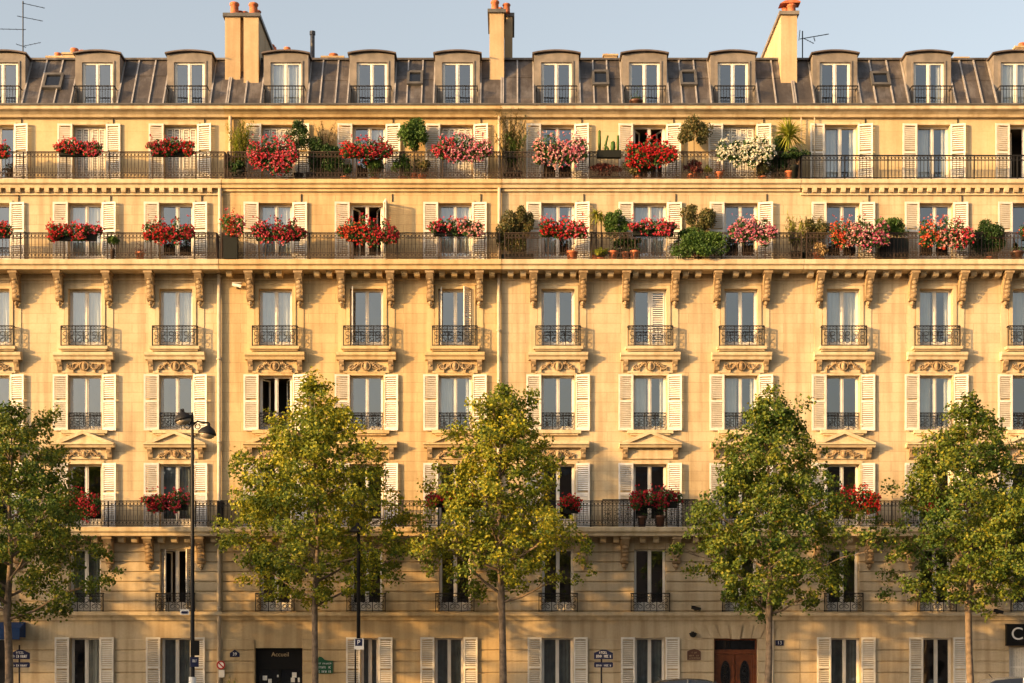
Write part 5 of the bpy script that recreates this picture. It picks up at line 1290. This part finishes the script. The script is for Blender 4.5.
# antennas
def antenna(px,y,za,zb,arms,label):
    x=X(px,y); root=empty('tv_antenna',(x,y,za),label,'antenna')
    b=MB(); b.tube([(x,y,za),(x,y,zb)],.022,6); emit(b,'mast',M['iron'],root,(x,y,za))
    for (p0,q0,p1,q1,th) in arms:
        c=MB(); a=Vector((X(p0,y),y,Z(q0,y))); e=Vector((X(p1,y),y+.25,Z(q1,y))); c.tube([a,e],th,5)
        for k in range(4):
            q=a.lerp(e,.1+.8*k/3); c.tube([q+Vector((0,-.09,.0)),q+Vector((0,.09,0))],.005,4)
        emit(c,'aerial',M['iron'],root,(x,y,za))
antenna(23,3.0,ZR1-.1,Z(1,3.0),[(0,29,24,27,.012),(17,16,41,18.5,.012),(22,3,43,5.5,.012),(16,44,24,45,.01),(24,46,39,40,.01)],'tall slender TV antenna with four aerials above the left roof')
antenna(802.5,3.0,ZR1-.1,Z(31,3.0),[(800,39,830,31.5,.016),(804,38.5,815,41,.012),(815,41,815,35,.012),(800,30,800,38,.012)],'TV antenna with one long aerial right of the cream chimney')
# cars
def car(px,y,roof,L_,mat,label,flip=1,rails=False):
    x=X(px,y); g=-.15; root=empty('parked_car',(x,y,g),label,'car','parked cars'); H=roof-g
    def P(u,z): return (x+flip*u*L_,g+z*H)
    body=[P(-.5,.2),(P(-.5,.42)),P(-.485,.56),P(-.44,.62),P(-.30,.64),P(.22,.66),P(.30,.64),P(.44,.58),P(.495,.48),P(.5,.2),P(.40,.16),P(.38,.26),P(.33,.34),P(.27,.34),P(.22,.26),P(.2,.16),P(-.2,.16),P(-.22,.26),P(-.27,.34),P(-.33,.34),P(-.38,.26),P(-.40,.16)]
    b=MB(); hw=.88
    n=len(body); ins=.06
    vs=[]
    for yy,k in ((-hw,1-.0),(-hw+ins,1.0),(hw-ins,1.0),(hw,1.0)):
        for (a,z) in body:
            s=.985 if abs(yy)==hw else 1; vs.append((x+(a-x)*s,y+yy,g+(z-g)*(1 if s==1 else .985)))
    fs=[tuple(range(n))[::-1],tuple(range(3*n,4*n))]
    for r_ in range(3):
        for i in range(n): fs.append((r_*n+i,(r_)*n+(i+1)%n,(r_+1)*n+(i+1)%n,(r_+1)*n+i))
    b.add(vs,fs); emit(b,'body',M[mat],root,(x,y,g))
    # cabin (tapered)
    def loft(b,secs,ws):
        n=len(secs[0]); vs=[]
        for sct,w in zip(secs,ws):
            pass
    cab=[(-.42,.62,.80),(-.33,.84,.70),(-.24,.95,.64),(-.05,.995,.62),(.08,.975,.63),(.14,.92,.66),(.27,.65,.80)]
    b=MB(); vs=[];fs=[]
    for (u,z,w) in cab: px_,pz_=P(u,z-.012); vs+=[(px_,y-w,pz_),(px_,y+w,pz_)]
    bs=len(vs)
    for (u,z,w) in cab: px_,pz_=P(u,.6); vs+=[(px_,y-.82,pz_),(px_,y+.82,pz_)]
    for i in range(len(cab)-1): fs+=[(2*i,2*i+1,2*i+3,2*i+2),(bs+2*i,2*i,2*i+2,bs+2*i+2),(2*i+1,bs+2*i+1,bs+2*i+3,2*i+3)]
    b.add(vs,fs); emit(b,'windows',M['carglass'],root,(x,y,g))
    b=MB(); vs=[];fs=[]; rt=[(-.30,.87,.69),(-.24,.955,.645),(-.14,.985,.63),(-.05,1.0,.62),(.03,.993,.625),(.09,.975,.635),(.135,.935,.655)]
    for (u,z,w) in rt:
        for (ww,dz) in ((-w,-.03),(-w*.9,-.004),(-w*.5,.004),(0,.006),(w*.5,.004),(w*.9,-.004),(w,-.03)): px_,pz_=P(u,z); vs.append((px_,y+ww,pz_+dz))
    m=7
    for i in range(len(rt)-1):
        for j in range(m-1): fs.append((i*m+j,i*m+j+1,(i+1)*m+j+1,(i+1)*m+j))
    b.add(vs,fs); emit(b,'roof',M[mat],root,(x,y,g),True)
    b=MB()
    for (u,z,u2,z2) in ((.27,.645,.135,.935),(-.42,.62,-.30,.87),(-.06,.64,-.05,.985)):
        for s in (-1,1): a=P(u,z); c=P(u2,z2); b.tube([(a[0],y+s*.815,a[1]),(c[0],y+s*.65,c[1])],.03,6)
    emit(b,'pillar',M[mat],root,(x,y,g))
    if rails:
        b=MB()
        for s in (-1,1):
            pts=[P(-.24,.975),P(-.2,1.01),P(-.05,1.03),P(.06,1.01),P(.10,.985)]; b.tube([(p[0],y+s*.58,p[1]) for p in pts],.018,6)
        emit(b,'roof_rail',M['cars'],root,(x,y,g))
    for u in (-.3,.3):
        for s in (-1,1):
            c=P(u,.2); r0=.31; o=MB(); cc=(c[0],y+s*.76,g+r0)
            o.tube([(c[0],y+s*.66,g+r0),(c[0],y+s*.86,g+r0)],r0,20); w=emit(o,'wheel',M['rubber'],root,cc)
            o=MB(); o.tube([(c[0],y+s*.861,g+r0),(c[0],y+s*.875,g+r0)],.2,16); emit(o,'rim',M['rim'],w,cc)
    for s in (-1,1):
        c=P(.485,.5); o=MB(); o.sphere((c[0],y+s*.65,c[1]),(.06,.16,.07)); emit(o,'headlight',M['lampglass'],root,(c[0],y+s*.65,c[1]),True)
        c=P(-.49,.5); o=MB(); o.sphere((c[0],y+s*.68,c[1]),(.04,.13,.07)); emit(o,'tail_light',M['red'],root,(c[0],y+s*.68,c[1]),True)
        c=P(.17,.68); o=MB(); o.sphere((c[0],y+s*.95,c[1]),(.06,.09,.06)); emit(o,'mirror',M[mat],root,(c[0],y+s*.95,c[1]),True)
    c=P(-.22,.99); o=MB(); o.tube([(c[0],y,c[1]-.02),(c[0]-flip*.1,y,c[1]+.09)],.012,6); emit(o,'aerial',M['rubber'],root,(c[0],y,c[1]))
    return root
car(693,-9.3,1.42,4.2,'carw','black parked car whose roof shows left of the brown entrance door')
car(1025,-9.3,1.47,4.4,'cars','silver-roofed parked car at the bottom right corner',flip=1,rails=False)

# ------------------------------------------------------------------ light, sky, camera
SUN_AZ=62; SUN_EL=10.5   # azimuth: degrees to the left of the façade's normal
w=bpy.data.worlds.new('World'); sc.world=w; w.use_nodes=True; nt=w.node_tree
bg=nt.nodes['Background']; sky=nt.nodes.new('ShaderNodeTexSky'); sky.sky_type='NISHITA'; sky.sun_disc=False
dirv=Vector((-math.sin(R(SUN_AZ))*math.cos(R(SUN_EL)),-math.cos(R(SUN_AZ))*math.cos(R(SUN_EL)),math.sin(R(SUN_EL))))  # towards the sun
sky.sun_elevation=R(SUN_EL); sky.sun_rotation=math.atan2(dirv.x,dirv.y); sky.air_density=1.0; sky.dust_density=5.0; sky.ozone_density=1.0; sky.altitude=50
hs=nt.nodes.new('ShaderNodeHueSaturation'); hs.inputs['Saturation'].default_value=.68; nt.links.new(sky.outputs[0],hs.inputs['Color'])
tn=nt.nodes.new('ShaderNodeMix'); tn.data_type='RGBA'; tn.blend_type='MULTIPLY'; tn.inputs[0].default_value=1; tn.inputs[7].default_value=(1.30,1.21,1.13,1); nt.links.new(hs.outputs[0],tn.inputs[6]); nt.links.new(tn.outputs[2],bg.inputs[0]); bg.inputs[1].default_value=.15
sl=bpy.data.lights.new('sun','SUN'); sl.energy=4.5; sl.angle=R(.9); sl.color=(1.0,.57,.19)
so=bpy.data.objects.new('sun',sl); COL.objects.link(so); so.rotation_euler=dirv.to_track_quat('Z','Y').to_euler(); so.location=dirv*80
cam=bpy.data.cameras.new('camera'); co=bpy.data.objects.new('camera',cam); COL.objects.link(co); sc.camera=co
co.location=(0,-D0,EYE); co.rotation_euler=(R(90),0,0); cam.sensor_width=36; cam.lens=36*D0/(1024*S); cam.shift_y=(HZ-341.5)/1024; cam.clip_end=2000
sc.view_settings.view_transform='Standard'; sc.view_settings.look='None'; sc.view_settings.exposure=1.05; sc.view_settings.gamma=1
sc.render.resolution_x=1024; sc.render.resolution_y=683
try:
    sc.cycles.max_bounces=8; sc.cycles.transparent_max_bounces=12
except Exception: pass
